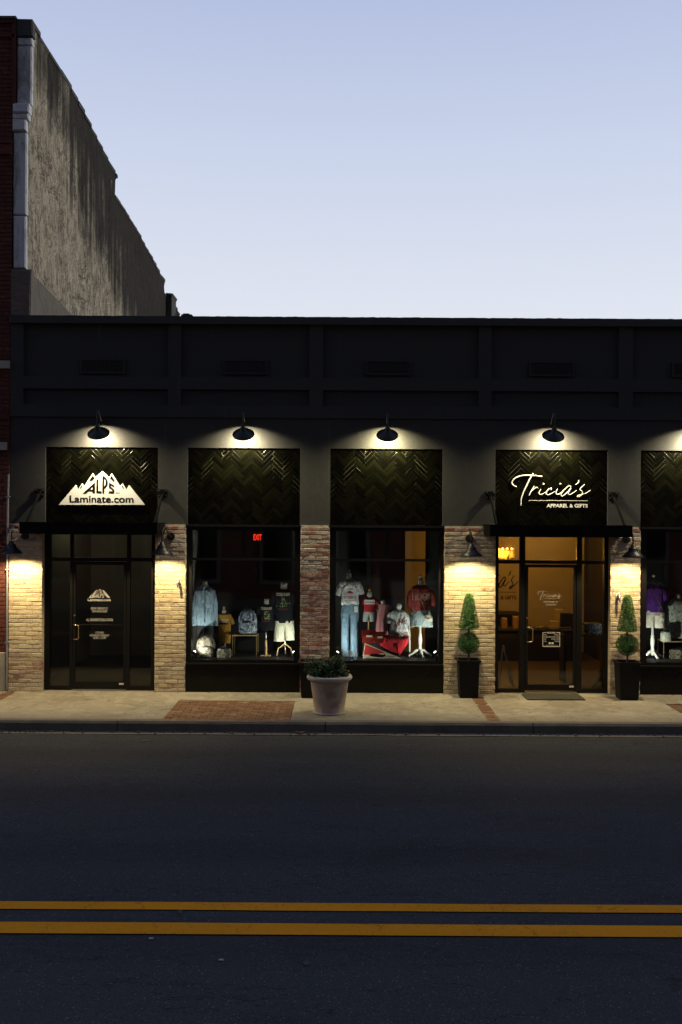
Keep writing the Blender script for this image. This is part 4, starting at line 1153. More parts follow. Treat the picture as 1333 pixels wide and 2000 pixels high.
# large round pot and its shrub
d = 14.85; xc = X(646, d); yc = d - DC
t = thing('round_pot', (xc, yc, 0), 'large weathered terracotta pot with rolled rim near the kerb', 'plant pot')
rz = .545; R_ = .335
mb = MB(); mb.lathe([(.01, .0), (.205, .0), (.232, .004), (.232, .03), (.222, .045), (.245, .2), (.268, .36), (.285, rz - .05), (.288, rz - .03)], (xc, yc, 0), 40); build(mb, 'pot_body', M['pot'], t)
mb = MB(); mb.lathe([(.280, rz - .06), (.30, rz - .055), (.325, rz - .04), (.338, rz - .02), (.338, rz), (.325, rz + .018), (.30, rz + .022), (.28, rz + .012), (.272, rz - .02), (.265, rz - .12)], (xc, yc, 0), 40); build(mb, 'pot_rim', M['pot_rim'], t)
mb = MB(); mb.lathe([(.268, rz - .075), (.01, rz - .06)], (xc, yc, 0), 24); build(mb, 'soil', M['soil'], t)
mb = MB(); mb.lathe([(.234, .002), (.241, .008), (.241, .022), (.234, .03)], (xc, yc, 0), 40); build(mb, 'pot_foot', M['pot_rim'], t)
sx0 = X(641, d)
t = thing('shrub', (sx0, yc, rz - .06), 'dark leafy low shrub growing in the round terracotta pot', 'shrub')
mb = MB()
for i in range(26):
    a = random.uniform(0, 6.28); rr = random.uniform(.05, .26); mb.tube([(sx0 + .08 * math.cos(a), yc + .08 * math.sin(a), rz - .07), (sx0 + rr * .6 * math.cos(a), yc + rr * .6 * math.sin(a), rz + .08), (sx0 + rr * math.cos(a), yc + rr * math.sin(a), rz + random.uniform(.12, .26))], .004, 5)
build(mb, 'stem', M['stem'], t)
clumps = [(random.uniform(-.27, .27), random.uniform(-.22, .22), random.uniform(.02, .27), random.uniform(.05, .11)) for _ in range(60)]
clumps = [c for c in clumps if (c[0] / .30) ** 2 + (c[1] / .27) ** 2 + ((c[2] - .05) / .28) ** 2 < 1]
def fs_():
    c = random.choice(clumps); v = Vector([random.gauss(0, 1) for _ in range(3)]).normalized()
    return Vector((sx0 + c[0], yc + c[1], rz + c[2])) + v * c[3] * random.uniform(.5, 1.1), v + Vector((0, 0, .4))
mb = MB(); leaves(mb, fs_, 6500, .036, None); build(mb, 'foliage', M['leaf_dark'], t)

# door mat, fallen leaf
d0_, d1_ = F * HC / (1354 - 1005), F * HC / (1365.5 - 1005)
mb = MB(); xa, xb = X(1021, d0_), X(1131, d0_)
mb.box(xa, xb, d1_ - DC, min(-.03, d0_ - DC), .004, .018); build(mb, 'door_mat', M['mat_rubber'], None, label='dark ribbed door mat on the pavement before the lit shop door', cat='door mat', origin=((xa + xb) / 2, -.4, .004))
d = F * (HC + .15) / (1433 - 1005); mb = MB(); xx = X(591, d); yy = d - DC
ring = []
pts = [(-.12, 0), (-.07, .03), (-.03, .02), (-.01, .06), (.03, .03), (.08, .045), (.12, .01), (.06, -.01), (.02, -.045), (-.02, -.02), (-.07, -.03)]
mb.add([(xx + a, yy + b, ASPH + .012 + .02 * abs(math.sin(a * 30))) for a, b in pts] + [(xx + a, yy + b, ASPH + .009 + .02 * abs(math.sin(a * 30))) for a, b in pts], [tuple(range(11)), tuple(reversed(range(11, 22)))] + [(i, i + 11, (i + 1) % 11 + 11, (i + 1) % 11) for i in range(11)])
build(mb, 'fallen_leaf', M['leafdry'], None, label='curled reddish dry leaf lying in the gutter left of the round pot', cat='leaf', origin=(xx, yy, ASPH))

# ================================================================== WINDOW DISPLAYS
PZ = Z(1292)     # platform top
class Disp:
    def __init__(s, d):
        if 16.66 < d < 17.3: d += .14
        s.d = d; s.y = d - DC
    def p(s, px, py): x, z = at(px, py, s.d); return x, z
    def L(s, px): return px * s.d / F
def body(D_, prof, ratio=.55, n=28, fold=.0, k=7, ph=0.0, tw=0.0):
    """prof [(py, xl, xr)] -> rings; folds deepen downwards"""
    rings = []; m_ = len(prof)
    # densify
    dn = []
    for i in range(m_ - 1):
        for q in range(3):
            t = q / 3; dn.append(tuple(prof[i][j] + (prof[i + 1][j] - prof[i][j]) * t for j in range(3)))
    dn.append(prof[-1])
    for i, (py, xl, xr) in enumerate(dn):
        xa, z = D_.p(xl, py); xb, _ = D_.p(xr, py); cx = (xa + xb) / 2; rx = (xb - xa) / 2; ry = min(rx * ratio, .15)
        t = i / max(1, len(dn) - 1); rg = []; seed_ = xl * .37
        for j in range(n):
            a = 2 * math.pi * j / n; f = 1 + fold * t * math.sin(k * a + ph + 1.5 * t) + .10 * (.25 + t) * noise.noise(Vector((math.cos(a) * 2.6 + seed_ * 0, math.sin(a) * 2.6, z * 6 + prof[0][1]))) * (1 if len(prof) > 2 else .3)
            ce, se = math.cos(a), math.sin(a)
            rg.append((cx + rx * abs(ce) ** .85 * math.copysign(1, ce) * (1 + (f - 1) * .4), D_.y + ry * se * f, z))
        rings.append(rg)
    return rings[::-1]
def sleeve(mb, D_, a, b, r0, r1, y0=0.0, y1=-.02, flat=.7, n=14, bend=None):
    (xa, za), (xb, zb) = D_.p(*a), D_.p(*b); A = Vector((xa, D_.y + y0, za)); B = Vector((xb, D_.y + y1, zb))
    mid = (A + B) / 2 + (Vector((bend[0], 0, bend[1])) if bend else Vector((0, 0, 0))); rings = []
    for i in range(9):
        t = i / 8; p = A * (1 - t) ** 2 + mid * 2 * t * (1 - t) + B * t * t; dr = ((mid - A) * (1 - t) + (B - mid) * t).normalized()
        u = Vector((0, 1, 0)); w = dr.cross(u).normalized(); r = D_.L(r0 + (r1 - r0) * t) * (1 + .05 * math.sin(i * 2.3)) * (.30, .72, .92, 1, 1, 1, 1, 1, 1)[i]
        rings.append([p + w * r * math.cos(6.2832 * j / n) + u * r * flat * math.sin(6.2832 * j / n) for j in range(n)])
    mb.loft(rings)
def on_chest(D_, cx, rx, ratio=.55):
    x0 = D_.p(cx, 1200)[0]; R0 = D_.L(rx); ry = min(R0 * ratio, .15)
    return lambda u, w: D_.y - ry * math.sqrt(max(.02, 1 - ((u - x0) / R0) ** 2)) - .018
def ptext(mb, D_, s, l, r, t, b, surf, **k):
    x0, z0 = D_.p(l, b); x1, z1 = D_.p(r, t); add_text(mb, s, x0, x1, z0, z1, 0, surf=surf, **k)
def neck(t, D_, px, ptop, pbot, r0, r1, knob=None, mat='form'):
    mb = MB(); x, zt = D_.p(px, ptop); _, zb = D_.p(px, pbot)
    mb.lathe([(D_.L(r1), zb - .03), (D_.L(r1), zb), (D_.L((r0 + r1) / 2) * .95, (zt + zb) / 2), (D_.L(r0), zt - .004), (D_.L(r0) * .85, zt), (.001, zt + .002)], (x, D_.y, 0), 18); build(mb, 'neck', M[mat], t)
    if knob:
        mb = MB(); mb.tube([(x, D_.y, zt - .003), (x, D_.y, zt + .02)], .012, 8); mb.ball((x, D_.y, zt + .035), .022, 10, 8, sc=(1, 1, 1.35)); build(mb, 'finial', M[knob], t)
def mann(px, d, label): D_ = Disp(d); x, _ = D_.p(px, 1290); return D_, thing('mannequin', (x, D_.y, PZ), label, 'mannequin', 'dressed mannequins in the shop windows')
def garment(t, mb, name, mat): return build(mb, name, M[mat], t)
def pole(t, D_, px, py, r=.014, mat='metal_black', base=True):
    x, z = D_.p(px, py); mb = MB(); mb.tube([(x, D_.y, PZ + .012), (x, D_.y, z)], r, 10); build(mb, 'pole', M[mat], t)
    if base: mb = MB(); mb.lathe([(.001, .0), (.12, .0), (.12, .010), (.02, .02), (.001, .021)], (x, D_.y, PZ + .001), 24); build(mb, 'base', M[mat], t)
def tripod(t, D_, px, ptop, spread, mat, pcol):
    """turned column with four curved feet"""
    x, z = D_.p(px, ptop); _, zl = D_.p(px, pcol); h = z - PZ; mb = MB(); r = D_.L(4.2)
    mb.lathe([(r * .55, PZ + .05), (r * .9, PZ + .09), (r * .95, zl), (r * .7, zl + .01), (r * 1.0, zl + .03), (r * .65, zl + .06), (r * .95, zl + .14), (r * 1.05, zl + .2), (r * .7, zl + .25), (r * .9, zl + .265), (r * .6, zl + .285), (r * .55, z)], (x, D_.y, 0), 16); build(mb, 'pole', M[mat], t)
    for a in (0, 90, 180, 270):
        a = R(a + 12); c, s_ = math.cos(a), math.sin(a); sp = D_.L(spread) ; zc = zl
        path = [(x, D_.y, zc - .01), (x + c * sp * .35, D_.y + s_ * sp * .35, zc + .0), (x + c * sp * .62, D_.y + s_ * sp * .62, PZ + (zc - PZ) * .55), (x + c * sp * .82, D_.y + s_ * sp * .82, PZ + .045), (x + c * sp, D_.y + s_ * sp, PZ + .02)]
        mb = MB(); mb.tube(path, [.026, .024, .02, .018, .020], 8); build(mb, 'leg', M[mat], t)

# --- window beside the office: blue shirt
D_, t = mann(400, 16.95, 'mannequin in light blue long sleeved button shirt, leftmost in its window')
mb = MB(); mb.loft(body(D_, [(1144, 394, 407), (1148, 386, 414), (1153, 381, 420), (1165, 381, 421), (1190, 382, 421), (1210, 382, 421), (1221, 384, 419)], .55, 30, .10, 8)); sleeve(mb, D_, (383, 1156), (381, 1222), 6, 4.6, bend=(-.02, 0)); sleeve(mb, D_, (418, 1156), (421.5, 1222), 6, 4.4, bend=(.02, 0))
g = garment(t, mb, 'shirt', 'blue_shirt')
mb = MB(); x, z = D_.p(400.5, 1146); _, z2 = D_.p(400.5, 1218)
for i in range(12): a = (z2 - z) / 12; mb.box(x - .013, x + .013, D_.y - .137, D_.y - .12, z + a * i - .002, z + a * (i + 1))
build(mb, 'button_placket', M['blue_shirt'], g)
mb = MB(); x, z = D_.p(400.5, 1143.5); mb.lathe([(.052, z - .035), (.062, z - .01), (.058, z + .012), (.05, z + .014)], (x, D_.y, 0), 18); build(mb, 'collar', M['blue_shirt'], g)
neck(t, D_, 400.5, 1135, 1144, 5, 5.4)
mb = MB(); mb.loft(body(D_, [(1215, 384, 418), (1226, 385, 417), (1234, 386, 400)][:2], .5)); 
for a, b in ((385, 401), (401, 417)): mb.loft(body(D_, [(1222, a, b), (1240, a, b), (1289, a + 2, b - 2)], .8, 16, .06))
garment(t, mb, 'trousers', 'dark_cloth')
# mustard child
D_, t = mann(439, 17.0, 'small mannequin in a mustard yellow printed tee beside the blue shirt')
mb = MB(); mb.loft(body(D_, [(1197, 434, 444), (1200, 427, 452), (1206, 425.5, 453), (1225, 427, 451), (1243, 428, 451), (1256, 430, 450)], .6, 26, .07)); sleeve(mb, D_, (428, 1203), (425, 1222), 4, 4.4); sleeve(mb, D_, (450, 1203), (455, 1219), 4, 4)
garment(t, mb, 'tee', 'mustard'); sf = on_chest(D_, 439, 13)
mb = MB(); ptext(mb, D_, 'ALWAYS EASY', 428, 448, 1208, 1211.5, sf, bold=.02); ptext(mb, D_, 'OUTFITTERS', 430, 446, 1213, 1215, sf); build(mb, 'print', M['print_cream'], t)
mb = MB(); ptext(mb, D_, '==', 429, 447, 1215.5, 1218.5, sf, bold=.03); build(mb, 'print', M['dark_print'], t)
neck(t, D_, 438, 1191, 1198, 3.2, 5, 'wood'); pole(t, D_, 439.5, 1256, .016, 'wood')
# backpacks
def backpack(px0, px1, ptop, pbot, d, label, mat, zb=None, round_=True):
    D_ = Disp(d); (xa, zt), (xb, zb_) = D_.p(px0, ptop), D_.p(px1, pbot); zb_ = PZ + .002 if zb is None else zb; xc = (xa + xb) / 2; w = (xb - xa) / 2; h = zt - zb_
    t = thing('backpack' if round_ else 'lunch_bag', (xc, D_.y, zb_), label, 'backpack' if round_ else 'bag')
    mb = MB(); rings = []
    for i in range(15):
        u = i / 14; z = zb_ + h * u; e = 1.0 if u < .05 else 1
        k = (math.sqrt(max(0.0, 1 - ((u - .5) / .5) ** 2)) if u > .5 else 1) if round_ else (1 - .12 * (u > .9)); k = max(k, .12) * (.94 + .06 * math.sin(math.pi * u))
        rings.append([(xc + w * k * math.copysign(abs(math.cos(a)) ** .7, math.cos(a)), D_.y + .09 * min(1, k + .3) * math.copysign(abs(math.sin(a)) ** .7, math.sin(a)), z) for a in [6.2832 * j / 20 for j in range(20)]])
    mb.loft(rings); b = build(mb, 'bag_body', M[mat], t)
    if round_:
        mb = MB(); rings = []
        for i in range(8):
            u = i / 7; z = zb_ + h * (.04 + .42 * u); k = .8 * (1 if u < .7 else 1 - .3 * (u - .7) / .3)
            rings.append([(xc + w * k * math.copysign(abs(math.cos(a)) ** .6, math.cos(a)), D_.y - .09 + .045 * math.sin(a), z) for a in [6.2832 * j / 16 for j in range(16)]])
        mb.loft(rings); build(mb, 'front_pocket', M[mat], t)
        mb = MB(); mb.tube([(xc - w * .72 * math.cos(a), D_.y - .088 + .01 * math.sin(a), zb_ + h * .52 + h * .40 * math.sin(a)) for a in [math.pi * j / 14 for j in range(15)]], .006, 6); build(mb, 'zip', M['dark_cloth'], b)
    mb = MB(); mb.tube([(xc - .04, D_.y, zt - .02), (xc - .035, D_.y, zt + .02), (xc, D_.y, zt + .03), (xc + .035, D_.y, zt + .02), (xc + .04, D_.y, zt - .02)], .008, 6); build(mb, 'carry_handle', M['dark_cloth'], t)
    return t
backpack(384, 421, 1238, 1288, 16.78, 'tan camouflage backpack standing below the blue shirt', 'camo')
backpack(423, 452, 1266, 1288, 16.78, 'low tan camouflage lunch bag right of the camouflage backpack', 'camo', round_=False)
# side table with gold frame and pack on top
def side_table(px0, px1, ptop, d, label, depth=.34):
    D_ = Disp(d); (xa, zt), (xb, _) = D_.p(px0, ptop), D_.p(px1, ptop); t = thing('side_table', ((xa + xb) / 2, D_.y, PZ), label, 'table', 'gold framed display tables')
    mb = MB(); mb.box(xa, xb, D_.y - depth / 2, D_.y + depth / 2, zt - .015, zt); build(mb, 'table_top', M['wood'], t)
    for x in (xa + .008, xb - .008):
        for y in (D_.y - depth / 2 + .01, D_.y + depth / 2 - .01):
            mb = MB(); mb.box(x - .006, x + .006, y - .006, y + .006, PZ + .001, zt - .0155); build(mb, 'leg', M['gold'], t)
    return zt
zt = side_table(456, 504, 1238, 17.05, 'gold legged wooden table carrying the blue patterned backpack')
backpack(466, 503, 1187, 1237, 17.05, 'blue and grey patterned backpack on the gold legged table', 'camo_blue', zb=zt + .001)
# dark kid tee
def black_tee(px, d, l, r, top, bot, sl, label, txt, neckpy, nr):
    D_, t = mann(px, d, label); w = r - l
    mb = MB(); mb.loft(body(D_, [(top, px - w * .17, px + w * .17), (top + 3, l + w * .12, r - w * .12), (top + 8, l, r), (top + (bot - top) * .5, l + w * .05, r - w * .05), (bot, l + w * .06, r - w * .06)], .55, 26, .06)); sleeve(mb, D_, (l + 2, top + 6), (l - sl * .25, top + sl), 5, 5); sleeve(mb, D_, (r - 2, top + 6), (r + sl * .25, top + sl), 5, 5)
    garment(t, mb, 'tee', 'black_tee'); sf = on_chest(D_, px, w / 2)
    a, b, c, e = txt; mb = MB(); ptext(mb, D_, 'DOUBLE A DAY', a, b, c, c + (e - c) * .18, sf, bold=.02); build(mb, 'print', M['print_cream'], t)
    # small painted figure of dabs under the words
    mb = MB(); h = e - c; cx_ = (a + b) / 2
    for _ in range(46):
        u = random.gauss(0, .15); v = random.uniform(.26, .84); x, z = D_.p(cx_ + u * (b - a) * (.5 + v), c + h * v); rr = D_.L(random.uniform(.5, 1.1))
        mb.add([(x + rr * math.cos(q), sf(x, z), z + rr * 1.3 * math.sin(q)) for q in (0, 1.2, 2.5, 3.9, 5.1)], [(0, 1, 2, 3, 4)])
    build(mb, 'print', M['print_green'], t)
    mb = MB(); ptext(mb, D_, 'OUTDOOR CO', a + 2, b - 4, c + h * .93, c + h, sf); build(mb, 'print', M['print_red'], t)
    neck(t, D_, px, neckpy, top + 1, nr, nr * 1.15); return D_, t
D_, t = black_tee(522, 17.0, 508, 536, 1177, 1231, 22, 'small mannequin in black printed tee on a wooden pole', (511, 532, 1185, 1213), 1169.5, 5)
x, z = D_.p(520, 1250); x2, z1 = D_.p(520, 1232)
mb = MB(); mb.tube([(x, D_.y, z), (x, D_.y, z1 - .02)], .006, 8); build(mb, 'pole', M['steel'], t)
mb = MB(); mb.tube([(x, D_.y, PZ + .012), (x, D_.y, z)], [.026, .018], 10); build(mb, 'pole', M['wood'], t)
mb = MB(); mb.box(x - .09, x + .09, D_.y - .08, D_.y + .08, PZ + .001, PZ + .013); build(mb, 'base', M['wood'], t)
D_, t = black_tee(555, 17.0, 536, 575, 1149, 1216, 30, 'tall mannequin in black printed tee and beige shorts on wooden legs', (541, 567, 1157, 1190), 1138, 6)
mb = MB(); mb.loft(body(D_, [(1212, 537, 574), (1222, 537, 575)], .5))
mb.loft(body(D_, [(1218, 537, 557), (1236, 535.5, 556.5), (1252, 535, 556.5)], .8, 18, .08)); mb.loft(body(D_, [(1218, 556, 575), (1236, 557, 576), (1250, 558, 576)], .8, 18, .08)); garment(t, mb, 'shorts', 'beige_cloth')
x, z = D_.p(557, 1256)
for dx, dy in ((-15, -.1), (15, -.1), (0, .14)):
    mb = MB(); mb.tube([(x, D_.y, z), (x + D_.L(dx) * .55, D_.y + dy * .6, z - .06), (x + D_.L(dx) * .85, D_.y + dy, PZ + .14), (x + D_.L(dx), D_.y + dy, PZ + .014)], .012, 8); build(mb, 'leg', M['wood'], t)
mb = MB(); mb.tube([(x, D_.y, PZ + .1), (x, D_.y, z + .1)], .008, 8); build(mb, 'pole', M['steel'], t)
# exit sign deep in the shop
D_ = Disp(18.15); x, z = D_.p(503, 1055); t = thing('exit_sign', (x, D_.y, z), 'glowing red EXIT letters deep behind the window glass', 'exit sign')
mb = MB(); x0, z0 = D_.p(492, 1057); x1, z1 = D_.p(514, 1042); mb.box(x0, x1, D_.y + .0, D_.y + .05, z0, z1); build(mb, 'sign_case', M['metal_black'], t)
mb = MB(); mb.box((x0 + x1) / 2 - .01, (x0 + x1) / 2 + .01, D_.y + .01, D_.y + .03, z1, 3.55); build(mb, 'hanger', M['metal_black'], t)
mb = MB(); x0, z0 = D_.p(495.5, 1055); x1, z1 = D_.p(511.5, 1043.5); add_text(mb, 'EXIT', x0, x1, z0, z1, D_.y - .003, .03); build(mb, 'lettering', M['exit_red'], t)
# pale towel hanging behind
D_ = Disp(17.95); x, z = D_.p(497, 1104); mb = MB(); mb.loft(body(D_, [(1104, 491, 500), (1112, 489, 503), (1125, 490, 504), (1143, 489, 505)], .2, 20, .3)); mb.tube([(x, D_.y, z), (x, D_.y, z + .05), (x + .03, D_.y, z + .07)], .005, 6)
build(mb, 'hanging_garment', M['dark_cloth'], None, label='grey garment hanging in the dark behind the black tees', cat='garment', origin=(x, D_.y, z))

# --- second display window
D_, t = mann(683, 16.95, 'mannequin in white printed tee and long blue jeans, leftmost in its window')
mb = MB(); mb.loft(body(D_, [(1129, 676, 690), (1132, 670, 697), (1136, 664, 703), (1142, 662, 706), (1152, 667, 702), (1165, 668, 700), (1178, 666, 702), (1183, 669, 699)], .5, 28, .05)); sleeve(mb, D_, (666, 1140), (660, 1163), 6.5, 5.5); sleeve(mb, D_, (701, 1140), (707, 1161), 6.5, 5.5)
garment(t, mb, 'tee', 'white_tee'); sf = on_chest(D_, 684, 19, .5)
mb = MB(); x0, z0 = D_.p(669, 1149.5); x1, z1 = D_.p(699, 1146); add_text(mb, 'HOME OF THE HOGS', x0 - .05, x1 + .05, z0 + .06, z1 + .066, 0, .02, bend=.115, surf=sf)
ptext(mb, D_, 'RAZORBACK', 671.5, 697, 1163, 1168.5, sf, bold=.03); ptext(mb, D_, 'CALL THE HOGS', 673, 695, 1170, 1173, sf, bold=.01); build(mb, 'print', M['print_maroon'], t)
mb = MB(); x, z = D_.p(684, 1158); mb.add([(x + a, sf(x + a, z), z + b) for a, b in ((-.045, 0), (.055, -.002), (.06, .008), (.04, .02), (.015, .042), (-.02, .045), (-.042, .025))], [tuple(range(7))]); build(mb, 'print', M['print_red'], t)
neck(t, D_, 682.5, 1119, 1129, 4, 6, 'wood')
mb = MB(); mb.loft(body(D_, [(1181, 668, 701), (1192, 667, 701), (1200, 667, 701)], .55))
mb.loft(body(D_, [(1196, 666.5, 685), (1215, 667, 683), (1240, 667, 682), (1265, 667, 682.5), (1288, 667, 684)], .9, 18, .05)); mb.loft(body(D_, [(1196, 684, 701.5), (1215, 685, 700), (1240, 685, 700), (1265, 685, 700.5), (1288, 684.5, 702)], .9, 18, .05))
g = garment(t, mb, 'jeans', 'denim'); mb = MB(); x0, z0 = D_.p(692, 1194.5); x1, z1 = D_.p(699, 1183); mb.box(x0, x1, D_.y - .135, D_.y - .13, z0, z1); build(mb, 'price_tag', M['white_card'], t)
# red tee child with striped shorts
D_, t = mann(722, 17.05, 'small mannequin in red tee with white word box and striped shorts')
mb = MB(); mb.loft(body(D_, [(1164, 716, 728), (1167, 711, 733), (1172, 708, 737), (1182, 711, 733), (1195, 711, 733)], .55, 24, .04)); sleeve(mb, D_, (711, 1170), (707, 1180), 4.5, 4.5); sleeve(mb, D_, (734, 1170), (739, 1180), 4.5, 4.5); garment(t, mb, 'tee', 'red_tee'); sf = on_chest(D_, 722, 12.5)
mb = MB(); N_ = 8
for i in range(N_): xa, za = D_.p(712 + 20 * i / N_, 1179.5); xb, zb = D_.p(712 + 20 * (i + 1) / N_, 1171); mb.add([(xa, sf(xa, za), za), (xb, sf(xb, za), za), (xb, sf(xb, za), zb), (xa, sf(xa, za), zb)], [(0, 1, 2, 3)])
build(mb, 'print', M['white_card'], t); sf2 = lambda u, w: sf(u, w) - .003
mb = MB(); ptext(mb, D_, 'ARKANSAS', 713.5, 730.5, 1174, 1177, sf2, bold=.01); build(mb, 'print', M['dark_print'], t)
neck(t, D_, 722, 1156.5, 1165, 3.6, 5.5, 'wood')
mb = MB(); mb.loft(body(D_, [(1194, 711, 732), (1200, 710, 732)], .5)); mb.loft(body(D_, [(1198, 709.5, 721), (1214, 709, 719.5)], .8, 14)); mb.loft(body(D_, [(1198, 721, 732), (1214, 722.5, 731.5)], .8, 14)); garment(t, mb, 'shorts', 'stripe_grey')
pole(t, D_, 720.5, 1212, .013, 'wood')
# striped dress
D_, t = mann(750, 17.1, 'small mannequin in a pink and red striped puff sleeve dress')
mb = MB(); mb.loft(body(D_, [(1177, 745, 753), (1180, 738, 760), (1185, 738, 760), (1200, 737, 759), (1220, 735, 758), (1240, 734, 758)], .5, 36, .16, 9)); sleeve(mb, D_, (739, 1182), (735, 1193), 4.5, 4); sleeve(mb, D_, (759, 1182), (764, 1190), 5, 4); garment(t, mb, 'dress', 'stripe_pink'); neck(t, D_, 748.5, 1172, 1178, 4.4, 5); pole(t, D_, 749, 1236, .012, 'steel')
# white HOGS tank
D_, t = mann(779, 16.9, 'reclining mannequin in white tee lettered HOGS above the red cushion')
mb = MB(); mb.loft(body(D_, [(1191, 773, 786), (1195, 765, 792), (1202, 761, 794), (1215, 762, 795), (1228, 761, 797), (1241, 761, 799)], .5, 28, .08)); sleeve(mb, D_, (764, 1196), (760, 1217), 5.5, 5, bend=(-.02, 0)); sleeve(mb, D_, (792, 1197), (799, 1222), 6, 5, y0=.03, y1=.05); garment(t, mb, 'tee', 'white_tee'); sf = on_chest(D_, 780, 19, .5)
mb = MB(); ptext(mb, D_, 'HOGS', 772, 797, 1234, 1241, sf, bold=.03); ptext(mb, D_, 'about the', 777, 793, 1225, 1228, sf)
for st_ in ([(772, 1212), (774, 1222), (777, 1214), (779, 1220), (782, 1205)], [(784, 1213), (784, 1219)], [(789, 1205), (786, 1211), (787, 1219), (790, 1212)], [(790, 1214), (794, 1209), (793, 1215), (790, 1217), (796, 1218)]):
    pp = [D_.p(*q) for q in catmull(st_, 4)]; mb.tube([(a, sf(a, b), b) for a, b in pp], .0055, 5)
build(mb, 'print', M['print_maroon'], t)
mb = MB(); x, z = D_.p(780, 1184); mb.ball((x, D_.y, z), .045, 14, 10, sc=(.95, 1, 1.35)); _, zb = D_.p(780, 1192); mb.lathe([(.05, zb - .03), (.035, zb + .02), (.03, z - .03)], (x, D_.y, 0), 14); build(mb, 'head', M['form'], t)
mb = MB(); sleeve(mb, D_, (800, 1222), (801, 1275), 2.2, 1.6, y0=.06, y1=.06); build(mb, 'arm', M['form'], t); pole(t, D_, 780, 1240, .02, 'metal_black')
# maroon sweatshirt on white stand
D_, t = mann(822, 16.95, 'mannequin in maroon HOGS sweatshirt and denim skirt on a white turned stand')
mb = MB(); mb.loft(body(D_, [(1142, 815, 829), (1145, 808, 836), (1150, 802, 840), (1162, 804, 838), (1178, 802, 840), (1190, 802, 840), (1196, 806, 839)], .55, 30, .07)); sleeve(mb, D_, (805, 1151), (802, 1187), 7, 5.2, bend=(-.05, .0)); sleeve(mb, D_, (838, 1151), (845, 1183), 7, 5.5, bend=(.04, 0)); garment(t, mb, 'sweatshirt', 'maroon'); sf = on_chest(D_, 822, 21, .55)
mb = MB(); ptext(mb, D_, 'HOGS', 805, 839, 1157, 1171.5, sf, bold=.04); build(mb, 'print', M['print_cream'], t); sf2 = lambda u, w: sf(u, w) - .003
mb = MB(); ptext(mb, D_, 'HOGS', 805.8, 838.2, 1158, 1170.5, sf2, bold=.0); build(mb, 'print', M['maroon'], t)
x0, z0 = D_.p(814, 1144); mb = MB(); mb.tube([(x0, sf(x0, z0) + .03, z0), (D_.p(820, 1165)[0], D_.y - .155, D_.p(820, 1165)[1]), (D_.p(833, 1200)[0], D_.y - .16, D_.p(833, 1200)[1])], .0035, 5); 
_st = mb
neck(t, D_, 822, 1130, 1143, 4.3, 5.6); mb = MB(); x, z = D_.p(822, 1126); mb.tube([(x, D_.y, z - .05), (x, D_.y, z)], .012, 8); mb.ball((x, D_.y, z), .028, 12, 8, sc=(1, 1, 1.2)); build(mb, 'finial', M['white_wood'], t)
mb = MB(); mb.loft(body(D_, [(1190, 806, 840), (1198, 803, 843), (1210, 801.5, 845), (1222, 801, 846)], .6, 40, .06, 12)); g = garment(t, mb, 'skirt', 'denim_pale')
mb = MB()
for i in range(70):
    a = random.uniform(0, 6.28); x, z = D_.p(823.5 + 22 * math.cos(a), 1222); y = D_.y + .115 * math.sin(a); mb.box(x - .004, x + .004, y - .003, y + .003, z - random.uniform(.01, .03), z + .005)
build(mb, 'frayed_hem', M['cream_cloth'], g); tripod(t, D_, 821, 1222, 23, 'white_wood', 1270)
def purse(px, py, w, h, d, y, label, strap=None):
    D_ = Disp(d); y = D_.y + (y - (d - DC)); x, z = D_.p(px, py); t = thing('purse', (x, y, z - D_.L(h / 2)), label, 'purse'); W_, H_ = D_.L(w / 2), D_.L(h / 2)
    mb = MB(); rings = [[(x + W_ * k * math.copysign(abs(math.cos(a)) ** .6, math.cos(a)), y + .03 * math.sin(a), z + zz * H_) for a in [6.2832 * j / 16 for j in range(16)]] for zz, k in ((-1, .8), (-.8, 1), (0, 1), (.8, .9), (1, .7))]; mb.loft(rings); build(mb, 'bag_body', M['cream_cloth'], t)
    mb = MB(); mb.tube([(x - W_ * .8, y - .032, z), (x, y - .034, z - H_ * .2), (x + W_ * .8, y - .032, z)], .003, 5); mb.ball((x, y - .035, z - H_ * .15), .01, 8, 6); build(mb, 'clasp', M['gold'], t)
    if strap is not None: build(strap, 'strap', M['gold'], t)
purse(836.5, 1207, 17, 13, 16.8, 16.8 - DC - .03, 'small cream purse hanging in front of the denim skirt', _st)
# box with bags, cushion, pennant
D_ = Disp(17.0); x0, zt = D_.p(708, 1251.5); x1, _ = D_.p(758, 1251.5)
t = thing('display_box', ((x0 + x1) / 2, D_.y, PZ), 'dark display box with gold edged top under the red bags', 'display box')
mb = MB(); mb.box(x0 + .01, x1 - .01, D_.y - .14, D_.y + .14, PZ + .001, zt - .016); build(mb, 'box_body', M['shelf'], t); mb = MB(); mb.box(x0, x1, D_.y - .15, D_.y + .15, zt - .0155, zt); build(mb, 'box_top', M['gold'], t)
def red_bag(l, r, t_, b, label, y):
    D_ = Disp(DC + y); (xa, za), (xb, zb) = D_.p(l, t_), D_.p(r, b); zb = zt + .001; xc = (xa + xb) / 2; w = (xb - xa) / 2
    th = thing('toiletry_bag', (xc, y, zb), label, 'bag', 'small red bags on the display box')
    mb = MB(); mb.loft([[(xc + w * k * a, y + e * b_, z) for a, b_ in ((-1, -1), (1, -1), (1, 1), (-1, 1))] for k, e, z in ((.72, .05, zb), (.85, .05, zb + (za - zb) * .5), (1, .015, za - .012), (1, .008, za))], smooth=False); build(mb, 'bag_body', M['red_bag'], th)
    mb = MB(); zc = (za + zb) / 2; mb.box(xc - w * .38 + w * .1, xc + w * .42 + w * .1, y - .058, y - .045, zc - .01, zc + .022); build(mb, 'bag_patch', M['tag_card'], th)
red_bag(704.5, 734, 1228, 1247, 'red zip bag with cream patch, left one on the display box', .38)
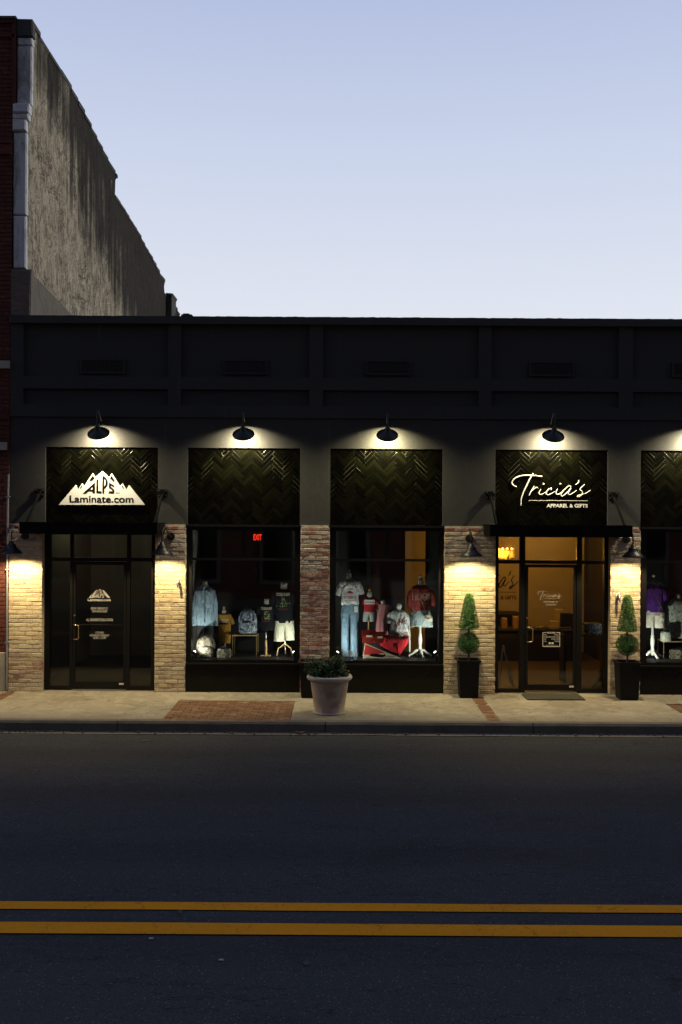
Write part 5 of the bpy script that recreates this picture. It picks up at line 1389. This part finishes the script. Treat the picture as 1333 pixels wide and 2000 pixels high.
red_bag(729, 752, 1232, 1250, 'smaller red zip bag with cream patch beside the cushion', .36)
D_ = Disp(16.72); x, z = D_.p(772, 1260); t = thing('cushion', (x, D_.y, PZ), 'bright red plush cushion leaning between the box and the white stand', 'cushion')
qs = [D_.p(*q) for q in ((746, 1243), (774, 1244), (799, 1247), (796, 1258), (782, 1279), (760, 1271), (742, 1260))]
mb = MB(); cxx = sum(q[0] for q in qs) / 7; czz = sum(q[1] for q in qs) / 7
big = []
for i in range(7):
    for k in range(4):
        u = k / 4; a, b = qs[i], qs[(i + 1) % 7]; big.append((a[0] + (b[0] - a[0]) * u, a[1] + (b[1] - a[1]) * u))
rings = []
for s_, yy in ((.02, .0), (.55, -.01), (.85, .02), (.97, .05), (1.0, .075), (.97, .10), (.8, .13), (.02, .15)):
    rings.append([(cxx + (a - cxx) * s_ + .004 * noise.noise(Vector((a * 40, b * 40, s_ * 9))), D_.y - .07 + yy + .012 * noise.noise(Vector((a * 25, b * 25, s_ * 5))), czz + (b - czz) * s_) for a, b in big])
mb.loft(rings); build(mb, 'cushion_cover', M['red_fluff'], t)
mb = MB(); p0, p1 = D_.p(780, 1246), D_.p(778, 1275); mb.tube([(p0[0], D_.y - .055, p0[1]), ((p0[0] + p1[0]) / 2 - .01, D_.y - .085, (p0[1] + p1[1]) / 2), (p1[0], D_.y - .06, p1[1])], .008, 6); build(mb, 'cushion_seam', M['red_fluff'], t)
D_ = Disp(16.70); P = lambda pts: ccw([D_.p(*q) for q in pts]); y = D_.y
t = thing('pennant', (D_.p(740, 1289)[0], y, PZ), 'cream and red triangular pennant lettered National Champions leaning on the box', 'pennant')
mb = MB(); mb.prism(P([(713, 1256), (793, 1290), (708, 1290)]), y, y + .006); build(mb, 'pennant_cloth', M['pennant_cream'], t)
mb = MB(); mb.prism(P([(714, 1258.5), (752, 1274.5), (740, 1277), (728, 1279), (711, 1278.5)]), y - .004, y + .002); build(mb, 'pennant_panel', M['pennant_red'], t)
mb = MB(); mb.prism(P([(722, 1281), (726, 1277), (735, 1276.5), (748, 1279), (752, 1277), (754, 1281), (747, 1284), (734, 1283)]), y - .006, y + .001); 
for s_, l, r, a, b in (('1994', 757, 771, 1280.5, 1283.2), ('NATIONAL CHAMPIONS', 716, 780, 1284.8, 1287.6)):
    x0, z0 = D_.p(l, b); x1, z1 = D_.p(r, a); add_text(mb, s_, x0, x1, z0, z1, y - .005, .02)
build(mb, 'lettering', M['dark_print'], t)
# script sticker on the glass
mb = MB(); D2 = Disp(DC + .088)
for st_ in ([(671, 1275), (673, 1282), (676, 1276), (678, 1282), (681, 1275)], [(683, 1279), (681, 1282), (684, 1282), (684, 1279)], [(683, 1272), (681, 1284)], [(681, 1273), (687, 1269), (688, 1275), (682, 1277)], [(690, 1275), (689, 1280), (691, 1279)], [(698, 1275), (694, 1275), (693, 1279), (697, 1279), (698, 1275), (697, 1285), (694, 1288), (693, 1284)]):
    mb.tube([(D2.p(*q)[0], .083, D2.p(*q)[1]) for q in catmull(st_, 5)], .0035, 5)
build(mb, 'lettering', M['vinyl'], shop)

# --- right window
D_, t = mann(1277, 16.95, 'mannequin in purple top and cream shorts on a white turned stand')
mb = MB(); mb.loft(body(D_, [(1139, 1272, 1284), (1142, 1266, 1291), (1148, 1261, 1296), (1162, 1261, 1295), (1178, 1261, 1295), (1195, 1260, 1295)], .55, 28, .07)); sleeve(mb, D_, (1264, 1148), (1261, 1164), 6, 5.5); sleeve(mb, D_, (1293, 1148), (1302, 1176), 7, 6, bend=(.03, .01)); garment(t, mb, 'top', 'purple')
neck(t, D_, 1276.5, 1131, 1140, 4, 5.6); mb = MB(); x, z = D_.p(1277, 1124); mb.ball((x, D_.y, z), .03, 12, 8, sc=(1, 1, 1.3)); mb.tube([(x, D_.y, z - .07), (x, D_.y, z)], .012, 8); build(mb, 'finial', M['form'], t)
mb = MB(); mb.loft(body(D_, [(1192, 1260, 1294), (1202, 1259, 1296)], .5)); mb.loft(body(D_, [(1199, 1259, 1278), (1225, 1258.5, 1277)], .85, 18, .08)); mb.loft(body(D_, [(1199, 1278, 1297), (1226, 1279, 1299)], .85, 18, .08)); garment(t, mb, 'shorts', 'cream_cloth')
tripod(t, D_, 1275, 1224, 20, 'white_wood', 1273)
st_ = MB(); st_.tube([(D_.p(1268, 1146)[0], D_.y - .10, D_.p(1268, 1146)[1]), (D_.p(1279, 1170)[0], D_.y - .155, D_.p(1279, 1170)[1]), (D_.p(1293, 1198)[0], D_.y - .14, D_.p(1293, 1198)[1])], .005, 5)
purse(1294, 1205, 10, 16, 16.82, 16.82 - DC, 'small cream purse on a gold strap across the purple top', st_)
D_, t = mann(1322, 17.05, 'mannequin bust in sage floral blouse at the right edge of the picture')
mb = MB(); mb.loft(body(D_, [(1168, 1318, 1332), (1173, 1308, 1342), (1182, 1303, 1348), (1215, 1304, 1346), (1245, 1300, 1350)], .5, 32, .12, 9)); sleeve(mb, D_, (1308, 1178), (1302, 1232), 7, 7, bend=(-.04, 0)); garment(t, mb, 'blouse', 'floral'); neck(t, D_, 1325, 1160, 1169, 5, 6)
zt = side_table(1290, 1350, 1250, 17.05, 'wooden topped gold legged table under the floral blouse')
mb = MB(); x, z = D_.p(1325, 1250); mb.tube([(x, D_.y, zt + .001), (x, D_.y, D_.p(1325, 1246)[1] + .05)], .02, 10); build(mb, 'pole', M['metal_black'], t)
backpack(1308, 1345, 1268, 1290, 16.95, 'tan camouflage bag under the right table', 'camo', round_=False)
backpack(1291, 1312, 1234, 1250, 16.9, 'small pale patterned pouch on the right table', 'floral', zb=zt + .001, round_=False)

# display spotlights at the corners of each window
def spot(px, py, aim, label, e=9.0):
    D_ = Disp(16.64); x, z = D_.p(px, py); t = thing('display_spotlight', (x, D_.y, PZ), label, 'spotlight', 'small display spotlights in the windows')
    mb = MB(); mb.tube([(x, D_.y, PZ + .002), (x, D_.y, z)], .008, 8); mb.lathe([(.001, 0), (.03, .0), (.03, .008), (.001, .009)], (x, D_.y, PZ + .001), 14); build(mb, 'stand', M['frame'], t)
    a = Vector(aim).normalized(); p = Vector((x, D_.y, z + .01))
    mb = MB(); mb.tube([p - a * .05, p + a * .006], [.018, .03], 14, cap=False); build(mb, 'lamp_head', M['frame'], t)
    mb = MB(); mb.ball(p, .024, 12, 8); lens = build(mb, 'lens', M['spot_lens'], t)
    q = p + a * .03
    o = light('lamp_light', 'SPOT', q, e, (.98, 1.0, .90), t, radius=.02, spot_size=R(165), spot_blend=.6)
    o.rotation_euler = (-a).to_track_quat('Z', 'Y').to_euler()
SP = [(380, 1275, (.55, .35, .7), 'glowing display spotlight beside the camouflage backpack'), (575, 1276, (-.6, .35, .7), 'glowing display spotlight in the lower right corner of the first display window'),
      (659, 1276, (.6, .30, .7), 'glowing display spotlight left of the blue jeans'), (851, 1276, (-.6, .30, .7), 'glowing display spotlight right of the white turned stand'),
      (1262, 1283, (.5, .5, .7), 'display spotlight at the foot of the purple mannequin')]
for i, s_ in enumerate(SP): spot(*s_, e=(20, 32, 30, 32, 26)[i])

# ================================================================== INSIDE THE LIT SHOP
D_ = Disp(19.4); x, z = D_.p(975, 1075)
t = thing('chandelier', (x, D_.y, z), 'glowing amber chandelier with hanging glass drops behind the left side light', 'chandelier')
xa, za = D_.p(950, 1074); xb, zb = D_.p(1005, 1078)
mb = MB(); mb.box(xa, xb, D_.y - .12, D_.y - .10, za - .012, za + .0); mb.box(xa, xb, D_.y + .10, D_.y + .12, za - .012, za); mb.box(xa, xa + .015, D_.y - .10, D_.y + .10, za - .012, za); mb.box(xb - .015, xb, D_.y - .10, D_.y + .10, za - .012, za)
for u in (.1, .5, .9): mb.tube([(xa + (xb - xa) * u, D_.y - .11, za), (xa + (xb - xa) * u, D_.y, za + .25), (xa + (xb - xa) * .5, D_.y, 3.55)], .005, 5)
build(mb, 'chandelier_frame', M['gold'], t)
mb = MB()
for i in range(22):
    u = xa + (xb - xa) * (i + .5) / 22
    for yy in (-.11, .11): mb.tube([(u, D_.y + yy, za - .014), (u, D_.y + yy, za - .014 - random.uniform(.08, .17))], .007, 5)
    mb.tube([(u, D_.y - .11, za + .002), (u, D_.y - .11, za + random.uniform(.08, .2))], .004, 5)
build(mb, 'glass_drop', M['crystal'], t)
for i in range(6): mb = MB(); mb.ball((xa + (xb - xa) * (i + .5) / 6, D_.y, za + .025), .022, 10, 8); build(mb, 'bulb', M['warm_bulb'], t)
light('lamp_light', 'POINT', ((xa + xb) / 2, D_.y, za - .06), 68, (1, .43, .05), t, radius=.12)
# ceiling light over the counter
t = thing('ceiling_lamp', (X(1060, 20.5), 3.6, 3.5), 'warm ceiling lamp over the counter inside the lit shop', 'ceiling lamp')
mb = MB(); mb.lathe([(.001, 3.47), (.12, 3.475), (.14, 3.5), (.14, 3.549)], (X(1060, 20.5), 3.6, 0), 20); build(mb, 'lamp_shade', M['warm_bulb'], t)
light('lamp_light', 'POINT', (X(1060, 20.5), 3.6, 3.35), 50, (1, .43, .05), t, radius=.1)
# counter and shelf goods
D_ = Disp(20.3); x0, zt = D_.p(955, 1229); x1, _ = D_.p(1136, 1229); zt -= .0
t = thing('shop_counter', ((x0 + x1) / 2, D_.y, 0), 'dark shop counter crossing the room behind the lit door', 'counter')
mb = MB(); mb.box(x0, x1, D_.y, D_.y + .55, 0, zt - .03); build(mb, 'counter_body', M['int_dark'], t)
mb = MB(); mb.box(x0 - .02, x1 + .02, D_.y - .03, D_.y + .58, zt - .0295, zt); build(mb, 'counter_top', M['dark_cloth'], t)
def small_box(l, r, tp_, label, mat, y=.2):
    D3 = Disp(20.3 + y); xa, za = D3.p(l, tp_); xb, _ = D3.p(r, tp_)
    mb = MB(); mb.cbox(xa, xb, D3.y - .08, D3.y + .1, zt + .002, za, c=.006, jit=.002); build(mb, 'gift_box', M[mat], None, label=label, cat='box', group='boxes on the shop counter', origin=((xa + xb) / 2, D3.y, zt))
small_box(1074, 1091, 1213, 'pale low gift box on the counter seen through the lit door', 'tag_card'); small_box(1084, 1099, 1190, 'tall pale gift box on the counter behind the low one', 'tag_card', .42)
small_box(1096, 1118, 1198, 'dark till shaped box right of the pale gift boxes', 'int_dark', .25); small_box(980, 990, 1207, 'small box at the counter left end seen through the side light', 'wood'); small_box(1002, 1012, 1204, 'second small box on the counter in the side light', 'wood')
# shelf above
D3 = Disp(20.9); mb = MB(); xa, za = D3.p(965, 1199); xb, _ = D3.p(1019, 1199); mb.box(xa, xb, D3.y, 5.1, za - .03, za); build(mb, 'wall_shelf', M['int_dark'], None, label='dark wall shelf under the dark script sign', cat='shelf', origin=((xa + xb) / 2, 5.1, za))
# A-frame sign inside
D_ = Disp(17.0); t = thing('a_frame_sign', (D_.p(990, 1340)[0], D_.y, 0), 'white edged folding A-frame board just inside the left side light', 'a-frame sign')
top = D_.p(983, 1260)
for a, b, yy in (((983, 1260), (1001, 1343), -.10), ((983, 1260), (972, 1343), -.10), ((985, 1262), (1003, 1341), .25)):
    p0, p1 = D_.p(*a), D_.p(*b); mb = MB(); mb.tube([(p0[0], D_.y, p0[1]), (p1[0], D_.y + yy, .012)], .016, 6); build(mb, 'leg', M['white_sign'], t)
# clothing table behind right side light
D_ = Disp(17.6); xa, zt2 = D_.p(1100, 1240); xb, _ = D_.p(1190, 1240)
t = thing('clothes_table', ((xa + xb) / 2, D_.y, 0), 'draped clothes table behind the right side light of the lit shop', 'table')
mb = MB(); mb.box(xa, xb, D_.y, D_.y + .4, zt2 - .03, zt2); build(mb, 'table_top', M['int_dark'], t)
for xx in (xa + .04, xb - .04): mb = MB(); mb.box(xx - .02, xx + .02, D_.y + .02, D_.y + .38, 0, zt2 - .0305); build(mb, 'leg', M['int_dark'], t)
for i, (l, r, tp_) in enumerate(((1141, 1178, 1221), (1103, 1122, 1233))):
    xa, za = D_.p(l, tp_); xb, _ = D_.p(r, tp_); mb = MB(); zz = zt2 + .001; k = 0
    while zz < za: mb.box(xa + random.uniform(0, .02), xb - random.uniform(0, .02), D_.y + .03, D_.y + .33, zz, zz + .022); zz += .024
    build(mb, 'folded_clothes', M['camo_blue'] if i == 0 else M['dark_cloth'], None, label=('blue grey stack of folded clothes behind the right side light', 'dark stack of folded clothes low behind the lit door')[i], cat='clothes', origin=((xa + xb) / 2, D_.y + .2, zt2))
D_ = Disp(17.0); pts = [D_.p(*q) for q in ((1178, 1308), (1174, 1322), (1166, 1335), (1157, 1342))]
mb = MB(); mb.tube([(a, D_.y, b) for a, b in pts], [.012, .03, .025, .012], 8); build(mb, 'curved_leg', M['white_wood'], None, label='pale curved wooden foot low in the right side light', cat='stand foot', origin=(pts[-1][0], D_.y, 0))
# office: one dim ceiling lamp and a leaning panel
t = thing('ceiling_lamp', (X(150, 18), 2.2, 3.5), 'dim ceiling lamp inside the left office', 'ceiling lamp')
mb = MB(); mb.lathe([(.001, 3.47), (.12, 3.475), (.14, 3.5), (.14, 3.549)], (X(150, 18), 2.2, 0), 20); build(mb, 'lamp_shade', M['shade_white'], t)
light('lamp_light', 'POINT', (X(150, 18), 2.2, 3.35), 8.0, (1, .88, .58), t, radius=.1)
mb = MB(); mb.tube([(X(294.5), .26, Z(1196)), (X(294.5), .26, Z(1167))], .012, 8); build(mb, 'pull_handle', M['brass'], shop)

# ================================================================== OPPOSITE SIDE (behind the camera, mirrored in the glass) AND ADDED SUN-BLOCKING ROW
rb_ = thing('sun_blocking_row', (XR + 20, 5, 0), 'plain unseen row added right of the charcoal building to keep the low sun off the street', 'building')
mb = MB(); mb.box(XR + .01, XR + 42, .02, 12, -.3, 6.1); build(mb, 'wall', M['rubble'], rb_)  # long box added out of frame so the low sun misses street and pavement
for i in range(9):
    x = XR + 3 + i * 4.4; w = build(MB().box(x - 1.5, x + 1.5, -.03, .03, .6, 2.9), 'window', M['frame'], rb_)
ob = thing('opposite_building', (0, -18.2, 0), 'two storey brick building across the street, mirrored in the shop windows', 'building')
mb = MB(); mb.box(-24, 24, -22, -18.2, -.1, 7.6); build(mb, 'wall', M['rubble'], ob)
for i in range(-5, 6):
    x = i * 2.6 + .4
    for z0, z1 in ((3.9, 6.0), (.5, 2.7)):
        mb = MB(); mb.box(x - .62, x + .62, -18.2, -18.12, z0, z1); w = build(mb, 'window', M['trim'], ob)
        mb = MB(); mb.box(x - .48, x + .48, -18.119, -18.1, z0 + .15, z1 - .15); build(mb, 'pane', M['frame'], w)
